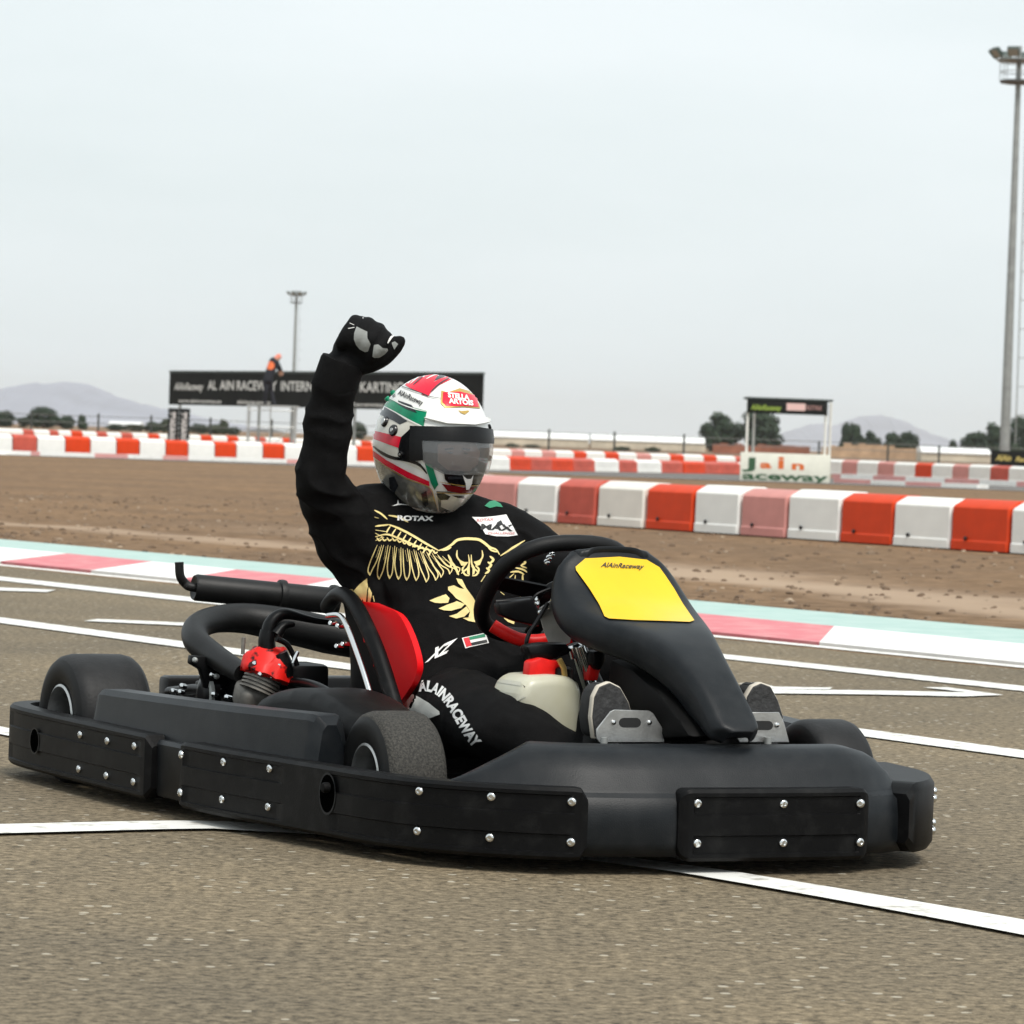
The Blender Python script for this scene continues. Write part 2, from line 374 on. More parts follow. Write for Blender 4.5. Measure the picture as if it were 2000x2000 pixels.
# loose pebbles on the verge (nobody could count them)
def pebbles():
    vs, fs = [], []; g = random.Random(3)
    for i in range(4500):
        s = g.uniform(-16, 16); d = g.random()**1.7*26
        p = ext(L_teal, s)+KN*(d+.05); r = g.uniform(.006, .022)*(1.6 if g.random() < .06 else 1); b = len(vs)
        for lv, (rr_, zz) in enumerate(((1., -.012), (.85, .45*r-.012), (.4, .8*r-.012))):
            for k in range(5):
                th = k*1.2566+g.random()*.8; q = r*rr_*g.uniform(.7, 1.2); vs.append(Vector((p.x+q*math.cos(th)*1.3, p.y+q*math.sin(th), zz)))
        for lv in (0, 1): fs += [(b+lv*5+k, b+lv*5+(k+1) % 5, b+lv*5+5+(k+1) % 5, b+lv*5+5+k) for k in range(5)]
        fs.append(tuple(b+10+k for k in range(5)))
    return me_from(vs, fs, mat('pebble', (.14, .092, .058), .9, col2=(.40, .31, .22), vscale=1.3, thr=(.5, .68)))
tag(link('pebbles', pebbles()), 'loose brown pebbles scattered on the dirt verge', 'pebbles', kind='stuff')

# far loop of the track beyond the dirt, seen edge-on
def far_strip(name, pts, m, z): return sheet(name, pts, z, m)
far_track = sheet('far_track', [(-60, 97), (14, 92), (60, 97), (60, 119), (14, 113), (-60, 118)], .0, M_asph2)

# hills on the horizon, haze paleness partly put into their rock colour
def hill(name, prof, dist, seed, depth=900):
    """prof: list of photo (x, y) skyline pixels"""
    g = random.Random(seed); M = mat('hazed_rock_'+name, (.27, .28, .33), .95, var=.15, vscale=.004)
    X = []; 
    for i in range(len(prof)-1):
        for j in range(14):
            t = j/14; x = prof[i][0]+(prof[i+1][0]-prof[i][0])*t; y = prof[i][1]+(prof[i+1][1]-prof[i][1])*t
            X.append((x, y+3.0*noise.noise((x*.06, seed, 0))+2.6*noise.noise((x*.17, seed, 3))+1.2*noise.noise((x*.45, seed, 3))))
    X.append(prof[-1]); vs, fs = [], []; rows = 7
    for i, (x, y) in enumerate(X):
        t = D(x, y, dist)
        for r in range(rows):
            q = r/(rows-1); hz = max(0, t.z)*(math.sin(math.pi*q)**.9 if 0 < q < 1 else 0)
            yy = dist+(q-.5)*depth; sc = yy/dist
            vs.append((t.x, yy, hz*(1+.10*noise.noise((t.x*.006, r*.9, seed)) if q != .5 else 1)-1))
    for i in range(len(X)-1):
        for r in range(rows-1): fs.append((i*rows+r, (i+1)*rows+r, (i+1)*rows+r+1, i*rows+r+1))
    o = link(name, me_from(vs, fs, M, True)); tag(o, kind='structure'); return o
hill('hills', [(-160, 806), (-60, 778), (0, 764), (30, 757), (60, 750), (75, 746), (95, 752), (128, 744), (165, 748), (185, 754), (205, 769), (232, 774), (250, 784), (282, 789), (310, 796), (360, 806), (430, 822), (520, 838)], 6800, 3, 1500)
hill('hills', [(1480, 868), (1530, 845), (1560, 836), (1590, 826), (1640, 830), (1675, 813), (1720, 810), (1760, 820), (1800, 842), (1840, 856), (1880, 866)], 10500, 11, 1500)
# ============================================================ BACKGROUND THINGS
M_bred = mat('barrier_red', (.62, .048, .006), .5, spec=.25, var=.12, vscale=3, bump=.15, bscale=30)
M_bmid = mat('barrier_faded_red', (.50, .090, .060), .5, spec=.25, var=.18, vscale=3, bump=.15, bscale=30)
M_bpink = mat('barrier_pink', (.58, .24, .21), .5, var=.12, vscale=3, bump=.15, bscale=30)
M_bwhite = mat('barrier_white', (.80, .79, .75), .45, var=.07, vscale=2.5, bump=.15, bscale=30)
M_bcream = mat('barrier_cream', (.76, .72, .65), .45, var=.08, vscale=2.5, bump=.15, bscale=30)
M_black = mat('black_plastic', (.012, .012, .013), .45, spec=.4)
M_steel = mat('galvanised_steel', (.30, .31, .30), .5, .4, var=.15, vscale=3)
M_dark = mat('dark_banner', (.013, .014, .013), .7, spec=.15, var=.3, vscale=1.2)
M_txt = mat('white_print', (.78, .77, .73), .6)
BCOL = {'r': (M_bred, 'red'), 'm': (M_bmid, 'faded red'), 'p': (M_bpink, 'pale pink'), 'w': (M_bwhite, 'white'), 'c': (M_bcream, 'cream white')}
HOLE = lathe_data([(.0, -.004), (.018, -.004), (.018, .008), (.012, .012), (0, .012)], (0, 0, 0), (0, -1, 0), 10)
def barrier(a, b, c, label, group, h=.43, w=.46, detail=True):
    a, b = Vector(a), Vector(b); L = (b-a).length-.03; t = (b-a).normalized(); ang = math.atan2(t.y, t.x)
    pr = [(0, 0), (0, .07), (.010, .085), (.014, h-.075), (.028, h-.055), (.13, h-.004), (.15, h), (w-.15, h), (w-.13, h-.004), (w-.028, h-.055), (w-.014, h-.075), (w-.010, .085), (w, .07), (w, 0)]
    vs, fs = [], []; n = len(pr); xs = [-L/2, -L/2+.02, L/2-.02, L/2]
    for i, x in enumerate(xs):
        for (y, z) in pr:
            k = 1 if i in (1, 2) else .0
            vs.append((x, y+(0 if k else (.012 if y < w/2 else -.012)), z-(0 if k or z == 0 else .01)))
    for i in range(3):
        for k in range(n): fs.append((i*n+k, i*n+(k+1) % n, (i+1)*n+(k+1) % n, (i+1)*n+k))
    fs.append(tuple(range(n))); fs.append(tuple(3*n+k for k in range(n-1, -1, -1)))
    bm = bmesh.new(); bv = [bm.verts.new(v) for v in vs]
    for f in fs: bm.faces.new([bv[i] for i in f])
    m, _ = BCOL[c]; me = bm_to(bm, m); sharp(me, 30)
    c0 = (a+b)/2
    o = bpy.data.objects.new('barrier_block', None if detail else me); COL.objects.link(o)
    o.location = c0; o.rotation_euler = (0, 0, ang+(rnd.uniform(-.02, .02) if detail else 0)); o.scale = (1, 1, rnd.uniform(.98, 1.02)); tag(o, label, 'barrier', group)
    if detail:
        link('shell', me, o)
        v, f = HOLE; mh = me_from([Vector(q)+Vector((-L*.22, -.001, .095)) for q in v], f, M_black, True); link('drain_plug', mh, o)
        bx_ = [(-L/2+.07, .014, .13), (L/2-.07, .014, .13), (L/2-.07, .014+.012*.8, h-.1), (-L/2+.07, .014+.012*.8, h-.1)]
    return o
ORD = ['first', 'second', 'third', 'fourth', 'fifth', 'sixth', 'seventh', 'eighth', 'ninth', 'tenth', 'eleventh', 'twelfth', 'thirteenth', 'fourteenth', 'fifteenth', 'sixteenth', 'seventeenth', 'eighteenth', 'nineteenth', 'twentieth']
# near row, right of the driver: joints read in the photo along a straight base line
A = G(1004, 1014); B = G(1967, 1079); ND = (B-A).normalized()
def on_row(A, B, x):
    """point of the ground line AB that lies in pixel column x (near the base)"""
    lo, hi = -2., 3.
    for _ in range(50):
        m_ = (lo+hi)/2; p = A+(B-A)*m_; d = p-CAMP
        dep = d.dot(fwd)/fwd.dot(fwd); px = 1000+FPX*d.dot(rgt)/dep/rgt.dot(rgt)
        if px < x: lo = m_
        else: hi = m_
    return A+(B-A)*lo
nx = [835, 915, 1004, 1084, 1161, 1256, 1351, 1441, 1534, 1637, 1741, 1853, 1967, 2086, 2210]
nc = ['w', 'p', 'w', 'm', 'c', 'r', 'w', 'p', 'w', 'r', 'w', 'r', 'w', 'r']
cnt = len(nc)
for i, c in enumerate(nc):
    if nx[i+1] < 890: continue
    vis = [j for j in range(cnt) if nx[j+1] > 890 and nx[j] < 2000]; 
    k = vis[::-1].index(i) if i in vis else None
    if k is None: continue
    lab = f'large {BCOL[c][1]} barrier block, {ORD[k]} from the right in the near row'
    barrier(on_row(A, B, nx[i]), on_row(A, B, nx[i+1]), c, lab, 'near row of barrier blocks')
def far_row(pa, pb, spans, where, group, h, w=.5):
    """pa, pb = (pixel x, depth); spans = (x0, x1, colour)"""
    a = ground_of(D(pa[0], YH, pa[1])); b = ground_of(D(pb[0], YH, pb[1])); cn = {}
    for (x0, x1, c) in spans:
        n = BCOL[c][1]; cn[n] = cn.get(n, 0)+1; k = cn[n]-1
        barrier(on_row(a, b, x0), on_row(a, b, x1), c, f'{ORD[min(k, 19)]} small {n} block from the left in the {where}', group, h, w, False)
def alt(reds, x0, x1, wc='w'):
    """fill the gaps between coloured spans with white blocks"""
    out = []; p = x0
    for (a, b, c) in reds:
        if a-p > 8: out.append((p, a, wc))
        out.append((a, b, c)); p = b
    if x1-p > 8: out.append((p, x1, wc))
    return out
far_row((0, 95.5), (600, 100), alt([(25, 73, 'm'), (128, 177, 'r'), (228, 273, 'r'), (324, 368, 'r'), (420, 462, 'r'), (514, 556, 'r'), (606, 648, 'r'), (698, 738, 'r')], -22, 785), 'front far row at left', 'front far row at left', .50)
far_row((0, 150), (600, 160), alt([(46, 67, 'm'), (98, 115, 'm'), (140, 162, 'r'), (190, 210, 'm'), (238, 260, 'm'), (290, 312, 'r'), (340, 362, 'm'), (393, 415, 'r'), (445, 466, 'r'), (500, 520, 'm'), (553, 573, 'r'), (603, 624, 'r'), (655, 676, 'r'), (706, 727, 'r')], -5, 770), 'rear far row at left', 'rear far row at left', .55)
far_row((1000, 101), (1440, 116), alt([(997, 1038, 'r'), (1038, 1080, 'm'), (1080, 1121, 'r'), (1121, 1163, 'm'), (1210, 1246, 'm'), (1293, 1335, 'm'), (1337, 1378, 'r'), (1378, 1410, 'm'), (1410, 1447, 'm')], 905, 1490), 'front far row behind the driver', 'front far row in the middle', .36)
far_row((1000, 127), (1440, 140), alt([(1000, 1026, 'p'), (1060, 1087, 'p'), (1122, 1147, 'r'), (1183, 1210, 'r'), (1245, 1273, 'p'), (1310, 1337, 'r'), (1375, 1401, 'r'), (1438, 1462, 'm')], 915, 1500), 'rear far row behind the driver', 'rear far row in the middle', .50)
far_row((1600, 132), (2000, 121), alt([(1642, 1672, 'p'), (1712, 1744, 'p'), (1785, 1818, 'r'), (1858, 1890, 'p'), (1932, 1968, 'm')], 1560, 2040), 'far row at right', 'far row at right', .52)
# low painted kerbs of the far loop
fk = tag(link('far_kerb', me_from([(-30, 93.9, .001), (20, 93.9, .001), (20, 94.1, .001), (-30, 94.1, .001)], [(0, 1, 2, 3)], M_kwhite)), kind='structure')
def low_kerb(pa, pb, spans, hh=.10):
    a = ground_of(D(pa[0], YH, pa[1])); b = ground_of(D(pb[0], YH, pb[1]))
    for (x0, x1, m) in spans:
        p, q = on_row(a, b, x0), on_row(a, b, x1); t = (q-p).normalized(); n = Vector((-t.y, t.x, 0))
        vs = [p, q, q+n*.5, p+n*.5]; vs = [Vector((v.x, v.y, .0)) for v in vs]+[Vector((v.x, v.y, hh)) for v in vs]
        link('kerb_block', me_from(vs, [(0, 1, 5, 4), (1, 2, 6, 5), (2, 3, 7, 6), (3, 0, 4, 7), (4, 5, 6, 7)], m), fk)
M_kpink = mat('far_kerb_pink', (.62, .30, .28), .6, var=.1, vscale=2)
low_kerb((0, 94), (600, 98.5), [(-30, 60, M_kwhite), (60, 78, M_kpink), (78, 185, M_kwhite), (185, 250, M_kpink), (250, 318, M_kwhite), (318, 368, M_kpink), (368, 560, M_kwhite), (560, 640, M_kpink), (640, 760, M_kwhite)])
low_kerb((1620, 112), (2000, 106), [(1625, 1642, M_kpink), (1642, 1705, M_kwhite), (1705, 1768, M_kpink), (1768, 1845, M_kwhite), (1845, 1912, M_kpink), (1912, 1985, M_kwhite), (1985, 2040, M_kpink)], .14)
low_kerb((1620, 98), (2000, 94), [(1628, 1700, M_kpink), (1700, 1768, M_kwhite), (1768, 1838, M_kpink), (1838, 1908, M_kwhite)], .10)

# ---- banner board
pl, pr_ = ground_of(D(331, 790, 138)), ground_of(D(942, 790, 119)); bt = (pr_-pl).normalized(); bn_ = Vector((bt.y, -bt.x, 0)); bn_ = bn_ if bn_.y < 0 else -bn_
BL = (pr_-pl).length; zb, zt = 1.64, 2.78
board = tag(link('banner_board', None, loc=pl), 'long dark banner board with white lettering, raised on poles', 'banner')
R3 = Matrix((bt, -bn_, Vector((0, 0, 1)))).transposed()
box('panel', bt*BL/2+Vector((0, 0, (zb+zt)/2)), (BL, .06, zt-zb), M_dark, board, rot=R3)
M_trim = mat('board_trim', (.045, .060, .055), .6)
box('top_trim', bt*BL/2+Vector((0, 0, zt+.04)), (BL+.04, .09, .08), M_trim, board, rot=R3)
for q in (.03, .31, .42, .62, .9):
    tube('pole', [bt*BL*q+Vector((0, 0, 0))-bn_*.10, bt*BL*q-bn_*.10+Vector((0, 0, zt-.1))], .05, M_steel, board, 8)
def btext(name, s, x0, x1, z, h, **k): text_on(name, s, bt*BL*x0+Vector((0, 0, z))+bn_*.034, bt, (0, 0, 1), BL*(x1-x0), h, M_txt, board, **k)
btext('lettering', 'AlAinRaceway', .018, .125, 2.17, .27, bold=.02, shear=.35)
for wd_, xa, xb in (('AL', .140, .172), ('AIN', .182, .232), ('RACEWAY', .242, .378), ('INTERNATIONAL', .392, .628), ('KARTING', .645, .775), ('CIRCUIT', .79, .92)):
    btext('lettering', wd_, xa, xb, 2.20, .33, bold=.022)
btext('lettering', 'www.alainraceway.ae', .035, .19, 1.73, .13, bold=.02)
btext('lettering', 'alainraceway', .245, .36, 1.73, .13, bold=.02)
btext('lettering', 'AlAinRaceway', .55, .72, 1.73, .13, bold=.02)
# ---- scaffold in front of the board
sc = tag(link('scaffold', None, loc=ground_of(D(530, 850, 127))), 'silver tube scaffold under the dark banner board', 'scaffold'); S0 = sc.location.copy()
M_alu = mat('aluminium', (.55, .56, .55), .4, .7)
sx = [(-.8, 0), (-.05, 0), (.75, 0), (-.8, .8), (.75, .8)]
for (x, y) in sx: tube('upright', [(x, y, 0), (x, y, 1.62)], .024, M_alu, sc, 8)
for z in (.42, .95, 1.5):
    tube('rail', [(-.8, 0, z), (.75, 0, z)], .018, M_alu, sc, 6); tube('rail', [(-.8, .8, z), (.75, .8, z)], .018, M_alu, sc, 6)
tube('brace', [(-.05, 0, .2), (.75, 0, 1.1)], .016, M_alu, sc, 6)
box('platform', (0, .4, 1.645), (1.7, .75, .05), M_alu, sc)

# ---- union of capsules -> one continuous skin
def union_mesh(parts, voxel, smooth_it=6, disp=None):
    """parts: list of (verts, faces) closed shells"""
    V, Fc = [], []
    for v, f in parts:
        b = len(V); V += [Vector(q) for q in v]; Fc += [tuple(i+b for i in q) for q in f]
    me = bpy.data.meshes.new('u'); me.from_pydata([tuple(v) for v in V], [], Fc)
    bm = bmesh.new(); bm.from_mesh(me); bmesh.ops.recalc_face_normals(bm, faces=bm.faces); bm.to_mesh(me); bm.free()
    o = bpy.data.objects.new('u', me); COL.objects.link(o)
    r = o.modifiers.new('r', 'REMESH'); r.mode = 'VOXEL'; r.voxel_size = voxel; r.use_smooth_shade = True
    if smooth_it:
        s = o.modifiers.new('s', 'SMOOTH'); s.factor = .5; s.iterations = smooth_it
    dg = bpy.context.evaluated_depsgraph_get(); res = bpy.data.meshes.new_from_object(o.evaluated_get(dg))
    bpy.data.objects.remove(o); bpy.data.meshes.remove(me)
    return res
def capsule(pts, radii, seg=14, sm=0):
    if sm: radii = lerp_list(list(radii), sm); pts = crom(pts, sm)
    P = [Vector(p) for p in pts]; a = (P[0]-P[1]).normalized(); b = (P[-1]-P[-2]).normalized()
    pre, rp = [], []
    for th in (85, 60, 35, 15):
        t = math.radians(th); pre.append(P[0]+a*radii[0]*math.sin(t)); rp.append(radii[0]*math.cos(t))
    post, rq = [], []
    for th in (15, 35, 60, 85):
        t = math.radians(th); post.append(P[-1]+b*radii[-1]*math.sin(t)); rq.append(radii[-1]*math.cos(t))
    return tube_data(pre+P+post, rp+list(radii)+rq, seg)
# ---- worker on the scaffold, bending over the board's top edge
M_navy = mat('navy_overalls', (.014, .015, .022), .85); M_orange = mat('orange_cloth', (.75, .16, .05), .8); M_cap = mat('orange_cap', (.70, .22, .15), .7); M_skin = mat('skin', (.45, .25, .17), .6)
WD = 126.6
def wp(x, y, d=0.): return D(x, y, WD+d)-S0
zf = 1.67
hip = wp(523, 742); k1 = Vector((hip.x-.05, hip.y-.05, zf+.46)); k2 = Vector((hip.x+.12, hip.y+.08, zf+.46))
sh = wp(534, 706, .12); hd = wp(543, 698, .18)
body = [capsule([hip, hip.lerp(sh, .55), sh], [.155, .16, .15]), capsule([sh, hd], [.07, .09]), capsule([hd, hd+Vector((.02, .02, .03))], [.105, .10])]
for s, kn, fx in ((-1, k1, 517), (1, k2, 535)):
    ft = wp(fx, 780); ft.z = zf+.05
    body += [capsule([hip+Vector((s*.08, 0, -.03)), kn, ft+Vector((0, 0, .04))], [.10, .075, .06]), capsule([ft, ft+Vector((.06, -.12, -.01))], [.05, .045])]
hnd = wp(548, 729, .15); 
for s in (-.06, .1):
    body.append(capsule([sh+Vector((s, .0, .02)), (sh+hnd)/2+Vector((.06+s*.3, -.05, .02)), hnd+Vector((s*.6, .02, 0)), hnd+Vector((s*.6+.02, .03, -.07))], [.075, .06, .045, .05]))
wm = union_mesh(body, .03, 3)
for m_ in (M_navy, M_orange, M_cap, M_skin): wm.materials.append(m_)
opp = wp(528, 714)
for p in wm.polygons:
    c = p.center
    if (c-hd).length < .15 and c.z > hd.z-.1: p.material_index = 2 if c.z > hd.z-.03 else 3
    elif (Vector((c.x, 0, c.z))-Vector((opp.x, 0, opp.z))).length < .14: p.material_index = 1
    elif (c-hnd).length < .09: p.material_index = 3
tag(link('person', wm, loc=S0), 'worker in dark overalls with orange vest leaning over the banner board', 'person')

# ---- kart tyre stack behind the far row
M_rub = mat('old_rubber', (.020, .020, .020), .8, var=.3, vscale=6); M_wrub = mat('white_streaked_rubber', (.55, .50, .47), .8, col2=(.03, .03, .03), vscale=14, thr=(.5, .56))
tcen = ground_of(D(348.5, 850, 104))
for s in (-1, 1):
    t = tag(link('tyre_stack', None, loc=tcen+Vector((s*.155, 0, 0))), f'{"left" if s < 0 else "right"} column of black kart tyres with white streaks below the banner', 'tyre stack', 'tyre columns below the banner')
    for k in range(10):
        lathe('tyre', [(.07, .01), (.12, 0), (.145, .02), (.15, .065), (.145, .115), (.12, .132), (.07, .125)], (0, 0, k*.134), (0, 0, 1), M_rub, t, 20)
    arc = [(math.cos(math.radians(a)), math.sin(math.radians(a))) for a in range(-118, -60, 8)]
    vs, fs = [], []
    for j, (ca, sa) in enumerate(arc):
        for z in range(11): vs.append((ca*.1525, sa*.1525, .03+z*.12))
    for j in range(len(arc)-1):
        for z in range(10): fs.append((j*11+z, (j+1)*11+z, (j+1)*11+z+1, j*11+z+1))
    link('white_streak', me_from(vs, fs, M_wrub, True), t)  # broken white streaks on the near side of each column

# ---- floodlight masts
def mast(px, dist, plat_y, label, r0, r1, lights):
    b = ground_of(D(px[0], px[1], dist)); hz = HC+(YH+SLOPE*(px[0]-1000)-plat_y)*dist/FPX
    o = tag(link('floodlight_mast', None, loc=b), label, 'floodlight mast', 'floodlight masts')
    lathe('pole', [(0, 0), (r0*1.5, 0), (r0*1.5, .04), (r0, .06), (r0*.72+r1*.28, hz*.35), (r1, hz), (r1*.9, hz+1.9), (0, hz+1.9)], (0, 0, 0), (0, 0, 1), M_steel, o, 14)
    lathe('platform', [(r1, -.02), (.75, -.05), (.95, -.02), (.97, .10), (.9, .12), (r1, .06)], (0, 0, hz), (0, 0, 1), mat('mast_platform', (.10, .10, .095), .6, .3), o, 20)
    for z in (.55, 1.05):
        tube('guard_rail', [(.98*math.cos(a*.3927), .98*math.sin(a*.3927), hz+z) for a in range(16)], .022, M_steel, o, 6, closed=True)
    for a in range(8): tube('rail_post', [(.97*math.cos(a*.785), .97*math.sin(a*.785), hz+.1), (.97*math.cos(a*.785), .97*math.sin(a*.785), hz+1.05)], .02, M_steel, o, 6)
    lathe('head_ring', [(1.1, -.03), (1.16, -.03), (1.16, .03), (1.1, .03), (1.1, -.03)], (0, 0, hz+1.15), (0, 0, 1), M_steel, o, 20)
    for k in range(lights):
        a = 2*math.pi*k/lights-.35; d = Vector((math.cos(a), math.sin(a), 0)); c = d*1.35+Vector((0, 0, hz+1.5))
        x = Vector((-d.y, d.x, 0)); n = (d*.75-Vector((0, 0, .65))).normalized(); R_ = Matrix((x, n.cross(x), n)).transposed()
        fl = box('floodlight', c, (.62, .52, .24), mat('lamp_housing', (.055, .075, .065), .5), o, .04, R_)
        prism('lamp_glass', [c+n*.121+R_ @ Vector((sx_*.27, sy_*.22, 0)) for sx_, sy_ in ((-1, -1), (1, -1), (1, 1), (-1, 1))], n*.01, mat('lamp_glass', (.30, .29, .25), .2), fl)
        tube('bracket', [d*.9+Vector((0, 0, hz+1.15)), c-n*.1], .03, M_steel, fl, 6)
    # caged ladder up one side
    for s in (-1, 1): tube('ladder_rail', [(r0+.28, s*.2, 1.5), (r1+.34, s*.2, hz)], .018, M_steel, o, 6)
    vs, fs = [], []
    for k in range(int((hz-2)/.6)):
        z = 2+k*.6; x = r0+.28+(r1-r0+.06)*(z/hz); v, f = tube_data([(x, -.2, z), (x, .2, z)], .012, 5); bb = len(vs); vs += v; fs += [tuple(i+bb for i in q) for q in f]
    tag(link('ladder_rungs', me_from(vs, fs, M_steel), o), kind='stuff')
    vs, fs = [], []
    for k in range(int((hz-3)/1.5)):
        z = 3+k*1.5; x = r0+.28+(r1-r0+.06)*(z/hz)
        v, f = tube_data([(x, -.3, z), (x+.35, -.3, z), (x+.6, 0, z), (x+.35, .3, z), (x, .3, z)], .014, 5); bb = len(vs); vs += v; fs += [tuple(i+bb for i in q) for q in f]
    tag(link('ladder_cage', me_from(vs, fs, M_steel), o), kind='stuff')
    return o
mast((1962, 880), 200, 163, 'tall near floodlight mast with ladder at the right edge', .27, .14, 8)
mast((573, 760), 590, 592, 'distant thin floodlight mast behind the banner board', .30, .2, 8)

# ---- marshal stand
SD = 95.0
st0 = ground_of(D(1536, 940, SD)); st = tag(link('marshal_stand', None, loc=st0), 'white marshal stand with dark roof sign and painted wall panel', 'marshal stand')
def sp_(x, y, d=0.): return D(x, y, SD+d)-st0
M_wp = mat('white_post', (.78, .76, .70), .5, var=.06, vscale=3); M_green = mat('dark_green_paint', (.025, .085, .035), .6); M_or = mat('orange_paint', (.62, .13, .02), .6)
wl, wr = sp_(1446, 900).x, sp_(1622, 900).x; wz = sp_(1540, 886).z
box('wall_panel', ((wl+wr)/2, 0, wz/2), (wr-wl, .06, wz), mat('wall_board', (.70, .69, .60), .6, var=.07, vscale=2.5), st, .01)
rl, rr = sp_(1459, 800).x, sp_(1616, 800).x; rz0, rz1 = sp_(1540, 809).z, sp_(1540, 782).z
box('roof_sign', ((rl+rr)/2, -.02, (rz0+rz1)/2), (rr-rl, .06, rz1-rz0), M_dark, st, .008)
box('roof', ((rl+rr)/2+.05, .55, rz1+.03), (rr-rl+.16, 1.25, .05), mat('roof_sheet', (.05, .065, .06), .6), st, .01)
for x, y in ((1459, .05), (1612, .05)): tube('post', [(sp_(x, 850).x, y, 0), (sp_(x, 850).x, y, rz1)], .033, M_wp, st, 10)
for x in (1472, 1621): tube('post', [(sp_(x, 850, 1.1).x, 1.1, 0), (sp_(x, 850, 1.1).x, 1.1, rz1)], .033, M_wp, st, 10)
def stx(s, x0, y1, x1, y0, m, **k):
    a = sp_(x0, y1); b = sp_(x1, y1); z0 = sp_((x0+x1)/2, y1).z; z1 = sp_((x0+x1)/2, y0).z
    text_on('lettering', s, (a.x, -.034 if y1 > 850 else -.055, z0), (1, 0, 0), (0, 0, 1), b.x-a.x, z1-z0, m, st, **k)
stx('aceway', 1449, 938, 1617, 922, M_green, bold=.03)
text_on('lettering', 'J', (sp_(1449, 912).x, -.034, sp_(1460, 914).z), (1, 0, 0), (0, 0, 1), .33, .27, M_green, st, bold=.03)
stx('a', 1484, 914, 1507, 899, M_or, bold=.04); stx('i', 1519, 915, 1531, 890, M_or, bold=.03); stx('n', 1546, 917, 1570, 900, M_or, bold=.04)
stx('AlAinRaceway', 1466, 801, 1526, 790, mat('lime_print', (.30, .42, .06), .6), bold=.02, shear=.3)
M_pinkp = mat('pink_print', (.72, .48, .44), .6)
pz0, pz1 = sp_(1555, 802).z, sp_(1555, 788).z
box('sign_patch', ((sp_(1536, 795).x+sp_(1573, 795).x)/2, -.054, (pz0+pz1)/2), (sp_(1573, 795).x-sp_(1536, 795).x, .008, pz1-pz0), M_pinkp, st)
stx('ROTAX', 1575, 801, 1605, 792, mat('dim_red_print', (.40, .22, .20), .6), bold=.02)

# ---- dark sign at the foot of the near mast
sg0 = ground_of(D(1968, 900, 140)); sg = tag(link('track_sign', None, loc=sg0), 'black track sign with gold script at the foot of the tall mast', 'sign')
def gp(x, y): return D(x, y, 140)-sg0
xl, xr, z0, z1 = gp(1935, 895).x, gp(2060, 895).x, .42, gp(1970, 881).z
box('panel', ((xl+xr)/2, 0, (z0+z1)/2), (xr-xl, .08, z1-z0), M_dark, sg)
M_gold = mat('gold_print', (.50, .40, .12), .5)
text_on('lettering', 'AlAin', (gp(1944, 897).x, -.045, gp(1944, 899).z), (1, 0, 0), (0, 0, 1), gp(1975, 897).x-gp(1944, 897).x, .22, M_gold, sg, bold=.03, shear=.3)
text_on('lettering', 'Raceway', (gp(1983, 897).x, -.045, gp(1983, 901).z), (1, 0, 0), (0, 0, 1), 1.0, .18, M_gold, sg, bold=.03, shear=.3)
for x in (xl+.1, xr-.1): tube('post', [(x, .07, 0), (x, .07, z1)], .04, M_steel, sg, 8)

# ---- wire fence
fe0 = ground_of(D(100, YH, 178)); fe = tag(link('wire_fence', None, loc=fe0), 'thin wire fence on dark posts beyond the far barrier rows', 'fence')
M_fp = mat('fence_post', (.05, .055, .05), .6)
fposts = [-60, 60, 191, 294, 410, 530, 650, 770, 890, 1072, 1200, 1336, 1470, 1600, 1735, 1835, 1940, 2050]
tops = []
for x in fposts:
    p = ground_of(D(x, YH, 178))-fe0; h = 1.36 if x < 1400 else 1.25; tube('post', [p, p+Vector((0, 0, h))], .05, M_fp, fe, 8); tops.append(p)
M_wire = mat('fence_wire', (.16, .16, .15), .6)
for z in (1.3, .9, .5): tube('wire', [p+Vector((0, 0, z if z < 1.2 else 1.22)) for p in tops], .016, M_wire, fe, 5)

# ---- low walls and greenhouses far off
def wall(label, x0, x1, ytop, dist, col, cat='wall', name='field_wall', h2=None):
    a, b = D(x0, ytop, dist), D(x1, ytop+SLOPE*(x1-x0), dist); n = max(2, int((x1-x0)/14)); g = random.Random(x0)
    o = tag(link(name, None, loc=ground_of(a)), label, cat)
    m = mat('wall_'+str(x0), col, .9, var=.25, vscale=.6)
    for k in range(n):
        p = (b-a)*((k+.5)/n); hh = a.z+(b.z-a.z)*(k+.5)/n+g.uniform(-.12, .12)*(h2 or 1)
        box('panel', (p.x, 0, hh/2), ((b-a).length/n*.99, .3, hh), m, o)
    return o
wall('reddish brown field wall behind the marshal stand', 1392, 1582, 866, 480, (.26, .10, .06))
wall('broken tan field wall right of the marshal stand', 1605, 1790, 868, 470, (.40, .27, .17), h2=3)
def greenhouse(label, x0, x1, y0, dist, bays):
    a, b = D(x0, y0, dist), D(x1, y0+SLOPE*(x1-x0), dist); L = b.x-a.x; o = tag(link('greenhouse', None, loc=ground_of(a)), label, 'greenhouse')
    H = a.z; ms = mat('plastic_sheet', (.78, .78, .76), .5, var=.06, vscale=.2); mw = mat('greenhouse_wall', (.52, .46, .36), .8, var=.2, vscale=.3)
    box('wall', (L/2, 4, H*.275), (L, 8, H*.55), mw, o)
    for k in range(bays):
        xa, xb = L*k/bays, L*(k+1)/bays; vs, fs = [], []
        for j in range(9):
            th = math.pi*j/8
            for x in (xa, xb-.05): vs.append((x, 4-4.2*math.cos(th), H*.55+H*.45*math.sin(th)))
        for j in range(8): fs.append((2*j, 2*j+1, 2*j+3, 2*j+2))
        fs.append(tuple(range(0, 18, 2))); fs.append(tuple(range(17, 0, -2))); fs.append((0, 1, 17, 16))
        link('roof_bay', me_from(vs, fs, ms), o)
    return o
